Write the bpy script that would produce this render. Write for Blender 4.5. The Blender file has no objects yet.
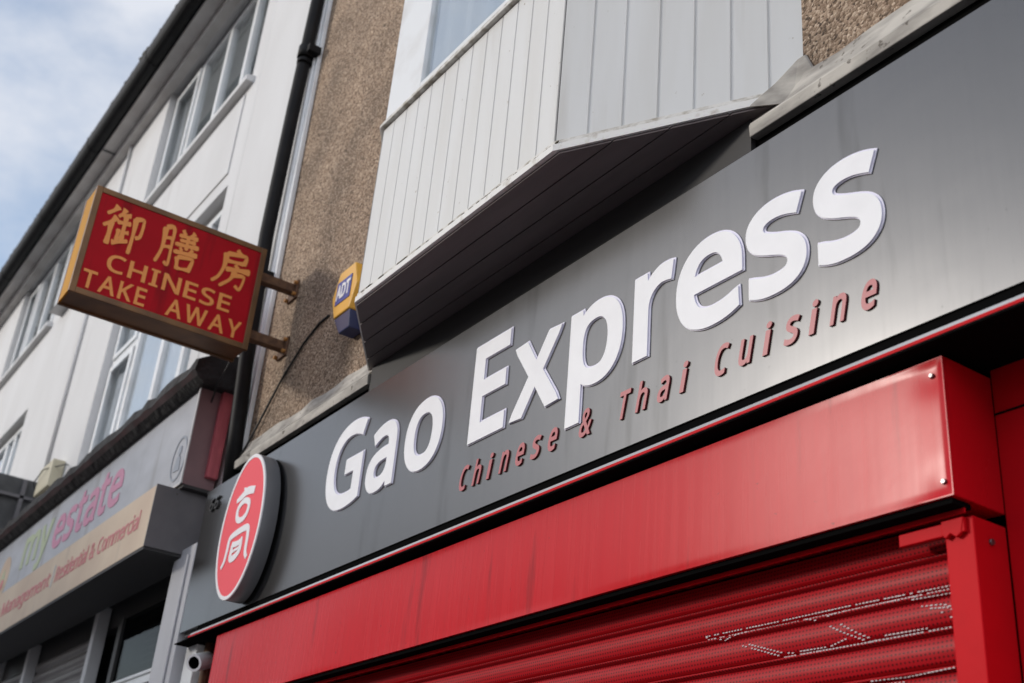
import bpy, bmesh, math, random
from mathutils import Vector, Matrix
from mathutils.geometry import delaunay_2d_cdt
random.seed(7)
R = math.radians
C = bpy.context.scene.collection
scene = bpy.context.scene

# ------------------------------------------------------------------ camera
cam_d = bpy.data.cameras.new('camera')
cam = bpy.data.objects.new('camera', cam_d)
C.objects.link(cam)
cam_d.sensor_width = 36.0
cam_d.lens = 42.68
cam_d.clip_start = 0.05
cam_d.clip_end = 3000
cam.matrix_world = Matrix(((0.566674, 0.331492, 0.754316, 0.0),
                           (0.819986, -0.3165, -0.476919, -2.3),
                           (0.080647, 0.888786, -0.451171, 1.6),
                           (0, 0, 0, 1)))
cam_d.dof.use_dof = True
cam_d.dof.focus_distance = 4.3
cam_d.dof.aperture_fstop = 3.0
scene.camera = cam

# ------------------------------------------------------------------ sky, sun, exposure
TO_SUN = Vector((-0.53, -0.79, 0.315)).normalized()
world = bpy.data.worlds.new('World')
scene.world = world
world.use_nodes = True
nt = world.node_tree
nt.nodes.clear()
wo = nt.nodes.new('ShaderNodeOutputWorld')
sky = nt.nodes.new('ShaderNodeTexSky')
sky.sky_type = 'NISHITA'
sky.sun_disc = False
sky.sun_elevation = math.asin(TO_SUN.z)
sky.sun_rotation = math.atan2(TO_SUN.x, TO_SUN.y)
bg1 = nt.nodes.new('ShaderNodeBackground'); bg1.inputs[1].default_value = 0.15
nt.links.new(sky.outputs[0], bg1.inputs[0])
bg2 = nt.nodes.new('ShaderNodeBackground')
bg2.inputs[0].default_value = (0.87, 0.91, 1.0, 1); bg2.inputs[1].default_value = 0.68
tc = nt.nodes.new('ShaderNodeTexCoord')
mp = nt.nodes.new('ShaderNodeMapping'); mp.inputs['Scale'].default_value = (1.0, 1.0, 1.9)
mp.inputs['Location'].default_value = (0.35, 1.3, 0.2)
nz = nt.nodes.new('ShaderNodeTexNoise'); nz.inputs['Scale'].default_value = 3.1
nz.inputs['Detail'].default_value = 9; nz.inputs['Roughness'].default_value = 0.58
rp = nt.nodes.new('ShaderNodeValToRGB')
rp.color_ramp.elements[0].position = 0.33; rp.color_ramp.elements[0].color = (0.12, 0.12, 0.12, 1)
rp.color_ramp.elements[1].position = 0.56; rp.color_ramp.elements[1].color = (1, 1, 1, 1)
mx = nt.nodes.new('ShaderNodeMixShader')
L = nt.links.new
L(tc.outputs['Generated'], mp.inputs[0]); L(mp.outputs[0], nz.inputs['Vector'])
sepz = nt.nodes.new('ShaderNodeSeparateXYZ'); L(tc.outputs['Generated'], sepz.inputs[0])
thin = nt.nodes.new('ShaderNodeMath'); thin.operation = 'MULTIPLY_ADD'; thin.inputs[1].default_value = -0.20; thin.inputs[2].default_value = 0.09
L(sepz.outputs['Z'], thin.inputs[0])          # cloud thins out overhead
addn = nt.nodes.new('ShaderNodeMath'); addn.operation = 'ADD'
L(nz.outputs[0], addn.inputs[0]); L(thin.outputs[0], addn.inputs[1])
L(addn.outputs[0], rp.inputs[0]); L(rp.outputs[0], mx.inputs[0])
# thin cloud is brighter round the veiled sun
dotn = nt.nodes.new('ShaderNodeVectorMath'); dotn.operation = 'DOT_PRODUCT'; dotn.inputs[1].default_value = TO_SUN
L(tc.outputs['Generated'], dotn.inputs[0])
gl = nt.nodes.new('ShaderNodeMapRange'); gl.interpolation_type = 'SMOOTHSTEP'
gl.inputs[1].default_value = 0.90; gl.inputs[2].default_value = 1.0; gl.inputs[3].default_value = 0.64; gl.inputs[4].default_value = 1.3
L(dotn.outputs['Value'], gl.inputs[0]); sepx = nt.nodes.new('ShaderNodeSeparateXYZ'); L(tc.outputs['Generated'], sepx.inputs[0])
fill_cloud = nt.nodes.new('ShaderNodeMapRange'); fill_cloud.interpolation_type = 'SMOOTHSTEP'      # unseen cloud brightness added to fill the bay's right face
fill_cloud.inputs[1].default_value = -0.25; fill_cloud.inputs[2].default_value = 0.6; fill_cloud.inputs[3].default_value = 0.0; fill_cloud.inputs[4].default_value = 0.75
L(sepx.outputs['X'], fill_cloud.inputs[0])
both = nt.nodes.new('ShaderNodeMath'); both.operation = 'ADD'
L(gl.outputs[0], both.inputs[0]); L(fill_cloud.outputs[0], both.inputs[1]); L(both.outputs[0], bg2.inputs[1])
L(bg1.outputs[0], mx.inputs[1]); L(bg2.outputs[0], mx.inputs[2]); L(mx.outputs[0], wo.inputs[0])

sun_d = bpy.data.lights.new('sun', 'SUN')
sun_d.energy = 1.25
sun_d.angle = R(6.0)
sun_d.color = (1.0, 0.93, 0.84)
sun = bpy.data.objects.new('sun', sun_d)
sun.rotation_euler = (-TO_SUN).to_track_quat('-Z', 'Y').to_euler()
C.objects.link(sun)

scene.view_settings.view_transform = 'Standard'
scene.view_settings.look = 'None'
scene.view_settings.gamma = 1
scene.view_settings.exposure = 0.45
scene.view_settings.use_curve_mapping = False

# ------------------------------------------------------------------ materials
def mat(name, col, rough=0.6, metal=0.0, col2=None, nscale=6.0, stretch=(1, 1, 1), lo=0.35, hi=0.7,
        bump=0.0, bscale=60.0, bdist=0.004, spec=0.5, coat=0.0, bstretch=(1, 1, 1), rvar=0.0, third=None, drips=None):
    m = bpy.data.materials.new(name); m.use_nodes = True
    t = m.node_tree; p = t.nodes['Principled BSDF']
    p.inputs['Base Color'].default_value = (*col, 1)
    p.inputs['Roughness'].default_value = rough
    p.inputs['Metallic'].default_value = metal
    p.inputs['Specular IOR Level'].default_value = spec
    p.inputs['Coat Weight'].default_value = coat
    p.inputs['Coat Roughness'].default_value = 0.08
    co = t.nodes.new('ShaderNodeTexCoord')
    def noise(scale, st, detail=5):
        mpn = t.nodes.new('ShaderNodeMapping'); mpn.inputs['Scale'].default_value = st
        n = t.nodes.new('ShaderNodeTexNoise'); n.inputs['Scale'].default_value = scale; n.inputs['Detail'].default_value = detail
        t.links.new(co.outputs['Object'], mpn.inputs[0]); t.links.new(mpn.outputs[0], n.inputs['Vector'])
        return n
    if col2 is not None:
        n = noise(nscale, stretch)
        r = t.nodes.new('ShaderNodeValToRGB')
        r.color_ramp.elements[0].position = lo; r.color_ramp.elements[0].color = (*col2, 1)
        r.color_ramp.elements[1].position = hi; r.color_ramp.elements[1].color = (*col, 1)
        t.links.new(n.outputs[0], r.inputs[0])
        last = r.outputs[0]
        if third:   # scattered spots of a third colour
            tcol, tscale, tpos = third
            n3 = noise(tscale, (1, 1, 1), 3)
            r3 = t.nodes.new('ShaderNodeValToRGB')
            r3.color_ramp.elements[0].position = tpos; r3.color_ramp.elements[0].color = (0, 0, 0, 1)
            r3.color_ramp.elements[1].position = tpos + 0.06; r3.color_ramp.elements[1].color = (1, 1, 1, 1)
            mxx = t.nodes.new('ShaderNodeMix'); mxx.data_type = 'RGBA'
            t.links.new(n3.outputs[0], r3.inputs[0]); t.links.new(r3.outputs[0], mxx.inputs[0])
            t.links.new(last, mxx.inputs[6]); mxx.inputs[7].default_value = (*tcol, 1)
            last = mxx.outputs[2]
        if drips:   # run marks with a shape of their own
            dcol, dscale, dpos = drips
            nd = noise(dscale, (1, 1, 0.11), 4)
            rd = t.nodes.new('ShaderNodeValToRGB')
            rd.color_ramp.elements[0].position = dpos; rd.color_ramp.elements[0].color = (0, 0, 0, 1)
            rd.color_ramp.elements[1].position = dpos + 0.10; rd.color_ramp.elements[1].color = (0.75, 0.75, 0.75, 1)
            md_ = t.nodes.new('ShaderNodeMix'); md_.data_type = 'RGBA'
            t.links.new(nd.outputs[0], rd.inputs[0]); t.links.new(rd.outputs[0], md_.inputs[0])
            t.links.new(last, md_.inputs[6]); md_.inputs[7].default_value = (*dcol, 1)
            last = md_.outputs[2]
        t.links.new(last, p.inputs['Base Color'])
    if bump:
        n2 = noise(bscale, bstretch, 3)
        b = t.nodes.new('ShaderNodeBump'); b.inputs['Strength'].default_value = bump; b.inputs['Distance'].default_value = bdist
        t.links.new(n2.outputs[0], b.inputs['Height']); t.links.new(b.outputs[0], p.inputs['Normal'])
    if rvar:
        n4 = noise(nscale * 0.7, stretch)
        mr = t.nodes.new('ShaderNodeMapRange')
        mr.inputs[3].default_value = max(0.02, rough - rvar); mr.inputs[4].default_value = rough + rvar
        t.links.new(n4.outputs[0], mr.inputs[0]); t.links.new(mr.outputs[0], p.inputs['Roughness'])
    return m

def pebble_material():
    m = bpy.data.materials.new('pebbledash'); m.use_nodes = True
    t = m.node_tree; p = t.nodes['Principled BSDF']; p.inputs['Roughness'].default_value = 0.9
    co = t.nodes.new('ShaderNodeTexCoord')
    v = t.nodes.new('ShaderNodeTexVoronoi'); v.inputs['Scale'].default_value = 105
    t.links.new(co.outputs['Object'], v.inputs['Vector'])
    sep = t.nodes.new('ShaderNodeSeparateColor'); t.links.new(v.outputs['Color'], sep.inputs[0])
    r = t.nodes.new('ShaderNodeValToRGB'); cr = r.color_ramp
    cr.elements[0].position = 0.0; cr.elements[0].color = (0.10, 0.068, 0.046, 1)
    cr.elements[1].position = 1.0; cr.elements[1].color = (0.76, 0.61, 0.47, 1)
    for pos, c in ((0.25, (0.275, 0.19, 0.125)), (0.55, (0.40, 0.29, 0.205)), (0.8, (0.54, 0.41, 0.30))):
        e = cr.elements.new(pos); e.color = (*c, 1)
    t.links.new(sep.outputs[0], r.inputs[0])
    n = t.nodes.new('ShaderNodeTexNoise'); n.inputs['Scale'].default_value = 2.2; n.inputs['Detail'].default_value = 6
    t.links.new(co.outputs['Object'], n.inputs['Vector'])
    r2 = t.nodes.new('ShaderNodeValToRGB')
    r2.color_ramp.elements[0].position = 0.3; r2.color_ramp.elements[0].color = (0.56, 0.545, 0.53, 1)
    r2.color_ramp.elements[1].position = 0.65; r2.color_ramp.elements[1].color = (0.92, 0.88, 0.84, 1)
    t.links.new(n.outputs[0], r2.inputs[0])
    mxx = t.nodes.new('ShaderNodeMix'); mxx.data_type = 'RGBA'; mxx.blend_type = 'MULTIPLY'; mxx.inputs[0].default_value = 1
    t.links.new(r.outputs[0], mxx.inputs[6]); t.links.new(r2.outputs[0], mxx.inputs[7])
    t.links.new(mxx.outputs[2], p.inputs['Base Color'])
    b = t.nodes.new('ShaderNodeBump'); b.inputs['Strength'].default_value = 0.9; b.inputs['Distance'].default_value = 0.006
    inv = t.nodes.new('ShaderNodeMath'); inv.operation = 'SUBTRACT'; inv.inputs[0].default_value = 1
    t.links.new(v.outputs['Distance'], inv.inputs[1]); t.links.new(inv.outputs[0], b.inputs['Height'])
    t.links.new(b.outputs[0], p.inputs['Normal'])
    return m

def brick_material(name, c1, c2):
    m = bpy.data.materials.new(name); m.use_nodes = True
    t = m.node_tree; p = t.nodes['Principled BSDF']; p.inputs['Roughness'].default_value = 0.9
    co = t.nodes.new('ShaderNodeTexCoord'); mpn = t.nodes.new('ShaderNodeMapping')
    mpn.inputs['Rotation'].default_value = (R(90), 0, 0)
    b = t.nodes.new('ShaderNodeTexBrick'); b.inputs['Scale'].default_value = 4.2
    b.inputs['Color1'].default_value = (*c1, 1); b.inputs['Color2'].default_value = (*c2, 1)
    b.inputs['Mortar'].default_value = (0.3, 0.28, 0.25, 1)
    t.links.new(co.outputs['Object'], mpn.inputs[0]); t.links.new(mpn.outputs[0], b.inputs['Vector'])
    t.links.new(b.outputs[0], p.inputs['Base Color'])
    return m

def perforated_material(name, col, hole):
    """painted steel slat punched with rows of small holes"""
    m = mat(name, col, rough=0.42, spec=0.12, bump=0.1, bscale=14, bdist=0.01)
    t = m.node_tree; p = t.nodes['Principled BSDF']
    co = t.nodes.new('ShaderNodeTexCoord'); sp = t.nodes.new('ShaderNodeSeparateXYZ')
    t.links.new(co.outputs['Object'], sp.inputs[0])
    def cosw(sock, period):
        a = t.nodes.new('ShaderNodeMath'); a.operation = 'MULTIPLY'; a.inputs[1].default_value = 2 * math.pi / period
        b = t.nodes.new('ShaderNodeMath'); b.operation = 'COSINE'
        t.links.new(sock, a.inputs[0]); t.links.new(a.outputs[0], b.inputs[0]); return b.outputs[0]
    a = t.nodes.new('ShaderNodeMath'); a.operation = 'ADD'
    t.links.new(cosw(sp.outputs['X'], 0.0125), a.inputs[0]); t.links.new(cosw(sp.outputs['Z'], 0.0115), a.inputs[1])
    g = t.nodes.new('ShaderNodeMapRange'); g.inputs[1].default_value = 0.85; g.inputs[2].default_value = 1.15
    t.links.new(a.outputs[0], g.inputs[0])
    mxx = t.nodes.new('ShaderNodeMix'); mxx.data_type = 'RGBA'
    t.links.new(g.outputs[0], mxx.inputs[0]); mxx.inputs[6].default_value = (*col, 1); mxx.inputs[7].default_value = (*hole, 1)
    t.links.new(mxx.outputs[2], p.inputs['Base Color'])
    return m

def glass_material(name, tint=(0.95, 0.97, 0.98), refl=0.13, gmax=0.95):
    m = bpy.data.materials.new(name); m.use_nodes = True
    t = m.node_tree; t.nodes.clear()
    o = t.nodes.new('ShaderNodeOutputMaterial'); tr = t.nodes.new('ShaderNodeBsdfTransparent'); gl = t.nodes.new('ShaderNodeBsdfGlossy')
    tr.inputs[0].default_value = (*tint, 1); gl.inputs['Roughness'].default_value = 0.02
    lw = t.nodes.new('ShaderNodeLayerWeight'); lw.inputs[0].default_value = 0.5
    pw = t.nodes.new('ShaderNodeMath'); pw.operation = 'POWER'; pw.inputs[1].default_value = 4
    fr = t.nodes.new('ShaderNodeMapRange'); fr.inputs[3].default_value = refl; fr.inputs[4].default_value = gmax
    t.links.new(lw.outputs['Facing'], pw.inputs[0]); t.links.new(pw.outputs[0], fr.inputs[0])
    co = t.nodes.new('ShaderNodeTexCoord'); n = t.nodes.new('ShaderNodeTexNoise'); n.inputs['Scale'].default_value = 1.3
    b = t.nodes.new('ShaderNodeBump'); b.inputs['Strength'].default_value = 0.12; b.inputs['Distance'].default_value = 0.02
    t.links.new(co.outputs['Object'], n.inputs['Vector']); t.links.new(n.outputs[0], b.inputs['Height']); t.links.new(b.outputs[0], gl.inputs['Normal'])
    mxs = t.nodes.new('ShaderNodeMixShader')
    t.links.new(fr.outputs[0], mxs.inputs[0]); t.links.new(tr.outputs[0], mxs.inputs[1]); t.links.new(gl.outputs[0], mxs.inputs[2])
    t.links.new(mxs.outputs[0], o.inputs[0])
    return m

M = {}
M['pebble'] = pebble_material()
M['render_white'] = mat('white_painted_render', (0.70, 0.695, 0.69), 0.75, col2=(0.62, 0.61, 0.60), nscale=1.3, stretch=(1.2, 1.2, 0.6), lo=0.25, hi=0.7, drips=((0.50, 0.48, 0.46), 3.2, 0.63), bump=0.25, bscale=30, bdist=0.006)
M['eaves'] = mat('eaves_board', (0.58, 0.56, 0.54), 0.7, col2=(0.42, 0.39, 0.37), nscale=2.5, lo=0.3, hi=0.7)
M['upvc'] = mat('white_upvc', (0.80, 0.81, 0.81), 0.35, col2=(0.68, 0.67, 0.65), nscale=4, lo=0.25, hi=0.5)
M['cladding'] = mat('white_pvc_cladding', (0.69, 0.69, 0.675), 0.45, col2=(0.63, 0.62, 0.59), nscale=1.8, stretch=(4, 4, 0.5), lo=0.26, hi=0.62, bump=0.06, bscale=9, bdist=0.01, third=((0.40, 0.36, 0.30), 34, 0.72), drips=((0.56, 0.545, 0.51), 6, 0.60))
M['grimy_trim'] = mat('grimy_white_trim', (0.70, 0.68, 0.64), 0.6, col2=(0.36, 0.32, 0.26), nscale=22, stretch=(1, 1, 2), lo=0.34, hi=0.56, bump=0.5, bscale=70, bdist=0.004)
M['drip'] = mat('white_drip_strip', (0.76, 0.75, 0.72), 0.5, col2=(0.45, 0.40, 0.33), nscale=18, lo=0.28, hi=0.44)
M['moss'] = mat('dark_moss', (0.10, 0.085, 0.05), 0.95, col2=(0.04, 0.034, 0.02), nscale=40)
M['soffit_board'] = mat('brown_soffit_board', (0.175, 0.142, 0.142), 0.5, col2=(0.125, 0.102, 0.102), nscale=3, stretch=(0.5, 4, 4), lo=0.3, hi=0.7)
M['ledge'] = mat('cream_painted_ledge', (0.53, 0.495, 0.44), 0.75, col2=(0.25, 0.23, 0.205), nscale=7, stretch=(0.7, 2, 2), lo=0.34, hi=0.62, bump=0.15, bscale=8, bdist=0.012, third=((0.13, 0.11, 0.09), 24, 0.64))
M['lead'] = mat('weathered_lead', (0.42, 0.42, 0.42), 0.6, col2=(0.24, 0.23, 0.22), nscale=14, lo=0.35, hi=0.6, bump=0.5, bscale=16, bdist=0.02)
M['void'] = mat('black_void_shade', (0.006, 0.006, 0.006), 0.95, spec=0.0)  # near-black standing in for deep shade in gaps and undersides
M['black_plastic'] = mat('black_plastic', (0.010, 0.010, 0.011), 0.55, spec=0.12, col2=(0.016, 0.015, 0.015), nscale=9, bump=0.1, bscale=20)
M['fascia'] = mat('grey_metallic_panel', (0.130, 0.130, 0.132), 0.25, metal=0.95, spec=0.4, col2=(0.127, 0.127, 0.129), nscale=9, stretch=(9, 1, 0.25), lo=0.3, hi=0.7, bump=0.06, bscale=1.9, bdist=0.02, rvar=0.012, third=((0.085, 0.085, 0.085), 75, 0.685), drips=((0.10, 0.10, 0.10), 11, 0.59))
M['fascia_edge'] = mat('grey_panel_edge', (0.17, 0.17, 0.175), 0.4, metal=0.5)
M['cove'] = mat('dark_trim_cove', (0.05, 0.05, 0.05), 0.16, spec=0.9, coat=0.5)
M['red_gloss'] = mat('red_gloss_steel', (0.60, 0.006, 0.014), 0.27, col2=(0.56, 0.006, 0.013), nscale=5, stretch=(9, 1, 0.4), bump=0.012, bscale=16, bdist=0.01, spec=0.17, rvar=0.05, third=((0.32, 0.006, 0.010), 40, 0.73), drips=((0.29, 0.005, 0.009), 11, 0.605))
M['red_paint'] = mat('red_paint', (0.62, 0.006, 0.013), 0.45, spec=0.05, col2=(0.55, 0.006, 0.012), nscale=6, bump=0.08, bscale=30)
M['red_slat'] = perforated_material('red_perforated_slat', (0.41, 0.006, 0.012), (0.09, 0.004, 0.006))
M['alu'] = mat('pale_trim_metal', (0.62, 0.61, 0.61), 0.35, metal=0.4)
M['pale_mark'] = mat('pale_dash_mark', (0.55, 0.50, 0.52), 0.5)
M['letter_face'] = mat('white_letter_face', (0.86, 0.86, 0.88), 0.45, col2=(0.81, 0.81, 0.83), nscale=8)
M['letter_side'] = mat('pale_letter_edge', (0.74, 0.72, 0.84), 0.35)
M['letter_red'] = mat('dark_red_letter_face', (0.42, 0.07, 0.08), 0.35)
M['letter_red_side'] = mat('dark_red_letter_edge', (0.13, 0.010, 0.014), 0.4)
M['disc_red'] = mat('coral_red_disc', (0.88, 0.10, 0.125), 0.5, spec=0.12)
M['disc_body'] = mat('grey_disc_side', (0.16, 0.16, 0.165), 0.42, metal=0.15)
M['white_flat'] = mat('white_graphic', (0.82, 0.80, 0.81), 0.4)
M['digit'] = mat('dark_digit', (0.03, 0.03, 0.032), 0.4)
M['steel'] = mat('screw_steel', (0.22, 0.20, 0.20), 0.35, metal=0.9)
M['sign_red'] = mat('red_sign_face', (0.42, 0.005, 0.013), 0.6, spec=0.12, col2=(0.33, 0.005, 0.010), nscale=4, lo=0.3, hi=0.7, drips=((0.22, 0.006, 0.010), 9, 0.58))
M['sign_gold'] = mat('orange_gold_letters', (0.78, 0.29, 0.06), 0.55)
M['sign_frame'] = mat('bronze_sign_frame', (0.20, 0.10, 0.035), 0.42, metal=0.35, col2=(0.12, 0.06, 0.025), nscale=6)
M['sign_yellow'] = mat('yellow_sign_end', (0.62, 0.29, 0.02), 0.65, spec=0.15, col2=(0.54, 0.25, 0.02), nscale=5)
M['rust'] = mat('rusty_brown_bracket', (0.17, 0.085, 0.04), 0.75, col2=(0.09, 0.042, 0.022), nscale=25, bump=0.3, bscale=60)
M['rust_bolt'] = mat('orange_rust_bolt', (0.45, 0.2, 0.05), 0.7)
M['alarm_yellow'] = mat('yellow_alarm_case', (0.80, 0.42, 0.05), 0.4)
M['alarm_blue'] = mat('dark_blue_alarm_base', (0.015, 0.025, 0.10), 0.4)
M['logo_blue'] = mat('blue_label', (0.03, 0.05, 0.30), 0.4)
M['estate_panel'] = mat('pale_grey_sign_panel', (0.46, 0.475, 0.51), 0.5, col2=(0.36, 0.37, 0.40), nscale=2.2, stretch=(1, 1, 2), lo=0.3, hi=0.65, drips=((0.27, 0.26, 0.26), 5, 0.58))
M['estate_cream'] = mat('faded_cream_sign_panel', (0.66, 0.52, 0.37), 0.55, col2=(0.56, 0.41, 0.29), nscale=1.8, lo=0.3, hi=0.7, drips=((0.42, 0.33, 0.25), 6, 0.58))
M['mauve'] = mat('mauve_box_end', (0.25, 0.145, 0.15), 0.6, col2=(0.20, 0.12, 0.125), nscale=5)
M['grey_end'] = mat('grey_box_end', (0.16, 0.15, 0.155), 0.6, col2=(0.12, 0.115, 0.12), nscale=5, third=((0.05, 0.03, 0.025), 16, 0.68))
M['pink'] = mat('pink_lettering', (0.58, 0.24, 0.36), 0.6)
M['dull_pink'] = mat('dull_pink_lettering', (0.62, 0.23, 0.23), 0.6)
M['green'] = mat('faded_green_lettering', (0.44, 0.50, 0.32), 0.6)
M['emblem_grey'] = mat('grey_emblem', (0.25, 0.28, 0.33), 0.5)
M['lead_black'] = mat('black_roofing_felt', (0.016, 0.014, 0.014), 0.8, col2=(0.010, 0.009, 0.009), nscale=8, bump=0.9, bscale=9, bdist=0.05)
M['maroon'] = mat('dark_maroon_paint', (0.055, 0.014, 0.016), 0.6, col2=(0.018, 0.010, 0.010), nscale=9)
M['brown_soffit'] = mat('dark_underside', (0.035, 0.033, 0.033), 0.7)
M['red_plank'] = mat('faded_red_paint', (0.55, 0.12, 0.14), 0.6, col2=(0.42, 0.08, 0.10), nscale=8, stretch=(3, 3, 0.6))
M['grey_slat'] = mat('grey_shutter_slat', (0.24, 0.225, 0.22), 0.45, col2=(0.18, 0.17, 0.165), nscale=5, stretch=(0.5, 2, 2))
M['dark_frame'] = mat('dark_frame', (0.03, 0.03, 0.03), 0.5)
M['post'] = mat('pale_post', (0.55, 0.55, 0.55), 0.5)
M['pilaster'] = mat('grey_white_pilaster', (0.52, 0.52, 0.54), 0.55, col2=(0.46, 0.46, 0.48), nscale=4)
M['glass'] = glass_material('window_glass')
M['glass_dark'] = glass_material('shop_glass', (0.40, 0.42, 0.42), 0.02, 0.22)
M['curtain'] = mat('pale_curtain', (0.62, 0.65, 0.68), 0.9)
M['curtain_dark'] = mat('grey_curtain', (0.36, 0.37, 0.37), 0.9)
M['room'] = mat('dim_room', (0.10, 0.10, 0.10), 0.9)
M['slate_sign'] = mat('weathered_grey_box', (0.10, 0.10, 0.10), 0.8, col2=(0.06, 0.06, 0.06), nscale=7, bump=0.5, bscale=14)
M['cream_box'] = mat('cream_plastic_box', (0.55, 0.50, 0.36), 0.6)
M['cable'] = mat('black_cable', (0.012, 0.012, 0.012), 0.6)
M['roof_tile'] = mat('dark_roof_tile', (0.06, 0.055, 0.055), 0.8, bump=0.6, bscale=12)
M['asphalt'] = mat('asphalt', (0.05, 0.05, 0.052), 0.9, col2=(0.04, 0.04, 0.041), nscale=30, bump=0.4, bscale=160)
M['paving'] = mat('paving', (0.27, 0.26, 0.25), 0.85, col2=(0.21, 0.20, 0.195), nscale=5, bump=0.2, bscale=60)
M['kerb'] = mat('kerb_concrete', (0.33, 0.32, 0.31), 0.85)
M['brick'] = brick_material('brown_brick', (0.20, 0.10, 0.07), (0.15, 0.075, 0.055))
M['brick_buff'] = brick_material('buff_brick', (0.30, 0.22, 0.15), (0.24, 0.17, 0.12))
M['line'] = mat('road_paint', (0.75, 0.6, 0.1), 0.7)

# ------------------------------------------------------------------ mesh helpers
class MB:
    """collects simple solids in world coordinates and links them as ONE mesh object"""
    def __init__(s): s.bm = bmesh.new()
    def _face(s, vs, mi, smooth=False):
        try:
            f = s.bm.faces.new(vs); f.material_index = mi; f.smooth = smooth; return f
        except ValueError: return None
    def hull(s, bottom, top, mi=0, cap=None, smooth=False):
        b = [s.bm.verts.new(p) for p in bottom]; t = [s.bm.verts.new(p) for p in top]; n = len(b)
        for i in range(n): s._face([b[i], b[(i + 1) % n], t[(i + 1) % n], t[i]], mi, smooth)
        s._face(b[::-1], mi if cap is None else cap); s._face(t, mi if cap is None else cap)
        return s
    def box(s, x0, x1, y0, y1, z0, z1, mi=0):
        return s.hull([(x0, y0, z0), (x1, y0, z0), (x1, y1, z0), (x0, y1, z0)], [(x0, y0, z1), (x1, y0, z1), (x1, y1, z1), (x0, y1, z1)], mi)
    def xprism(s, prof, x0, x1, mi=0, smooth=False, dz=0.0, cap=None):
        """profile of (y, z) points swept along the street; dz lifts the far end"""
        return s.hull([(x0, y, z) for y, z in prof], [(x1, y, z + dz) for y, z in prof], mi, cap, smooth)
    def yprism(s, prof, y0, y1, mi=0, cap=None, smooth=False):
        return s.hull([(x, y0, z) for x, z in prof], [(x, y1, z) for x, z in prof], mi, cap, smooth)
    def zprism(s, prof, z0, z1, mi=0):
        return s.hull([(x, y, z0) for x, y in prof], [(x, y, z1) for x, y in prof], mi)
    def tube(s, pts, r, n=14, mi=0, caps=True):
        pts = [Vector(p) for p in pts]; rings = []; up = Vector((0, 0, 1))
        for i, p in enumerate(pts):
            d = (pts[min(i + 1, len(pts) - 1)] - pts[max(i - 1, 0)]).normalized()
            a = d.cross(up) if abs(d.dot(up)) < 0.95 else d.cross(Vector((0, 1, 0)))
            a.normalize(); b = d.cross(a)
            rr = r[i] if isinstance(r, (list, tuple)) else r
            rings.append([s.bm.verts.new(p + (a * math.cos(k * 2 * math.pi / n) + b * math.sin(k * 2 * math.pi / n)) * rr) for k in range(n)])
        for q, w in zip(rings, rings[1:]):
            for k in range(n): s._face([q[k], q[(k + 1) % n], w[(k + 1) % n], w[k]], mi, True)
        if caps: s._face(rings[0][::-1], mi); s._face(rings[-1], mi)
        return s
    def strip(s, a, b, mi=0, smooth=False):
        va = [s.bm.verts.new(p) for p in a]; vb = [s.bm.verts.new(p) for p in b]
        for i in range(len(va) - 1): s._face([va[i], va[i + 1], vb[i + 1], vb[i]], mi, smooth)
        return s
    def blob(s, c, r, mi=0, seed=0):
        rnd = random.Random(seed)
        g = bmesh.ops.create_icosphere(s.bm, subdivisions=2, radius=1)
        for v in g['verts']:
            k = 1 + rnd.uniform(-0.25, 0.25)
            v.co = Vector((c[0] + v.co.x * r[0] * k, c[1] + v.co.y * r[1] * k, c[2] + v.co.z * r[2] * k))
        for v in g['verts']:
            for f in v.link_faces: f.material_index = mi; f.smooth = True
        return s
    def build(s, name, mats, parent=None, bevel=0.0, seg=2):
        if not isinstance(mats, (list, tuple)): mats = [mats]
        bmesh.ops.recalc_face_normals(s.bm, faces=s.bm.faces[:])
        off = ORIGIN.get(parent.name, Vector((0, 0, 0))) if parent else Vector((0, 0, 0))
        if off.length > 0: bmesh.ops.translate(s.bm, verts=s.bm.verts[:], vec=-off)
        me = bpy.data.meshes.new(name); s.bm.to_mesh(me); s.bm.free()
        for m in mats: me.materials.append(M[m])
        o = bpy.data.objects.new(name, me); C.objects.link(o)
        if parent:
            o.parent = parent; ORIGIN[o.name] = off
        if bevel:
            md = o.modifiers.new('bevel', 'BEVEL'); md.width = bevel; md.segments = seg; md.limit_method = 'ANGLE'; md.angle_limit = R(40)
        return o

ORIGIN = {}
def thing(name, label, cat, loc, group=None):
    o = bpy.data.objects.new(name, None); C.objects.link(o); o.location = loc; o.empty_display_size = 0.2
    o['label'] = label; o['category'] = cat
    if group: o['group'] = group
    ORIGIN[o.name] = Vector(loc)
    return o
def tag(o, label, cat, group=None):
    o['label'] = label; o['category'] = cat
    if group: o['group'] = group
    return o
def structure(o): o['kind'] = 'structure'; return o

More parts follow.
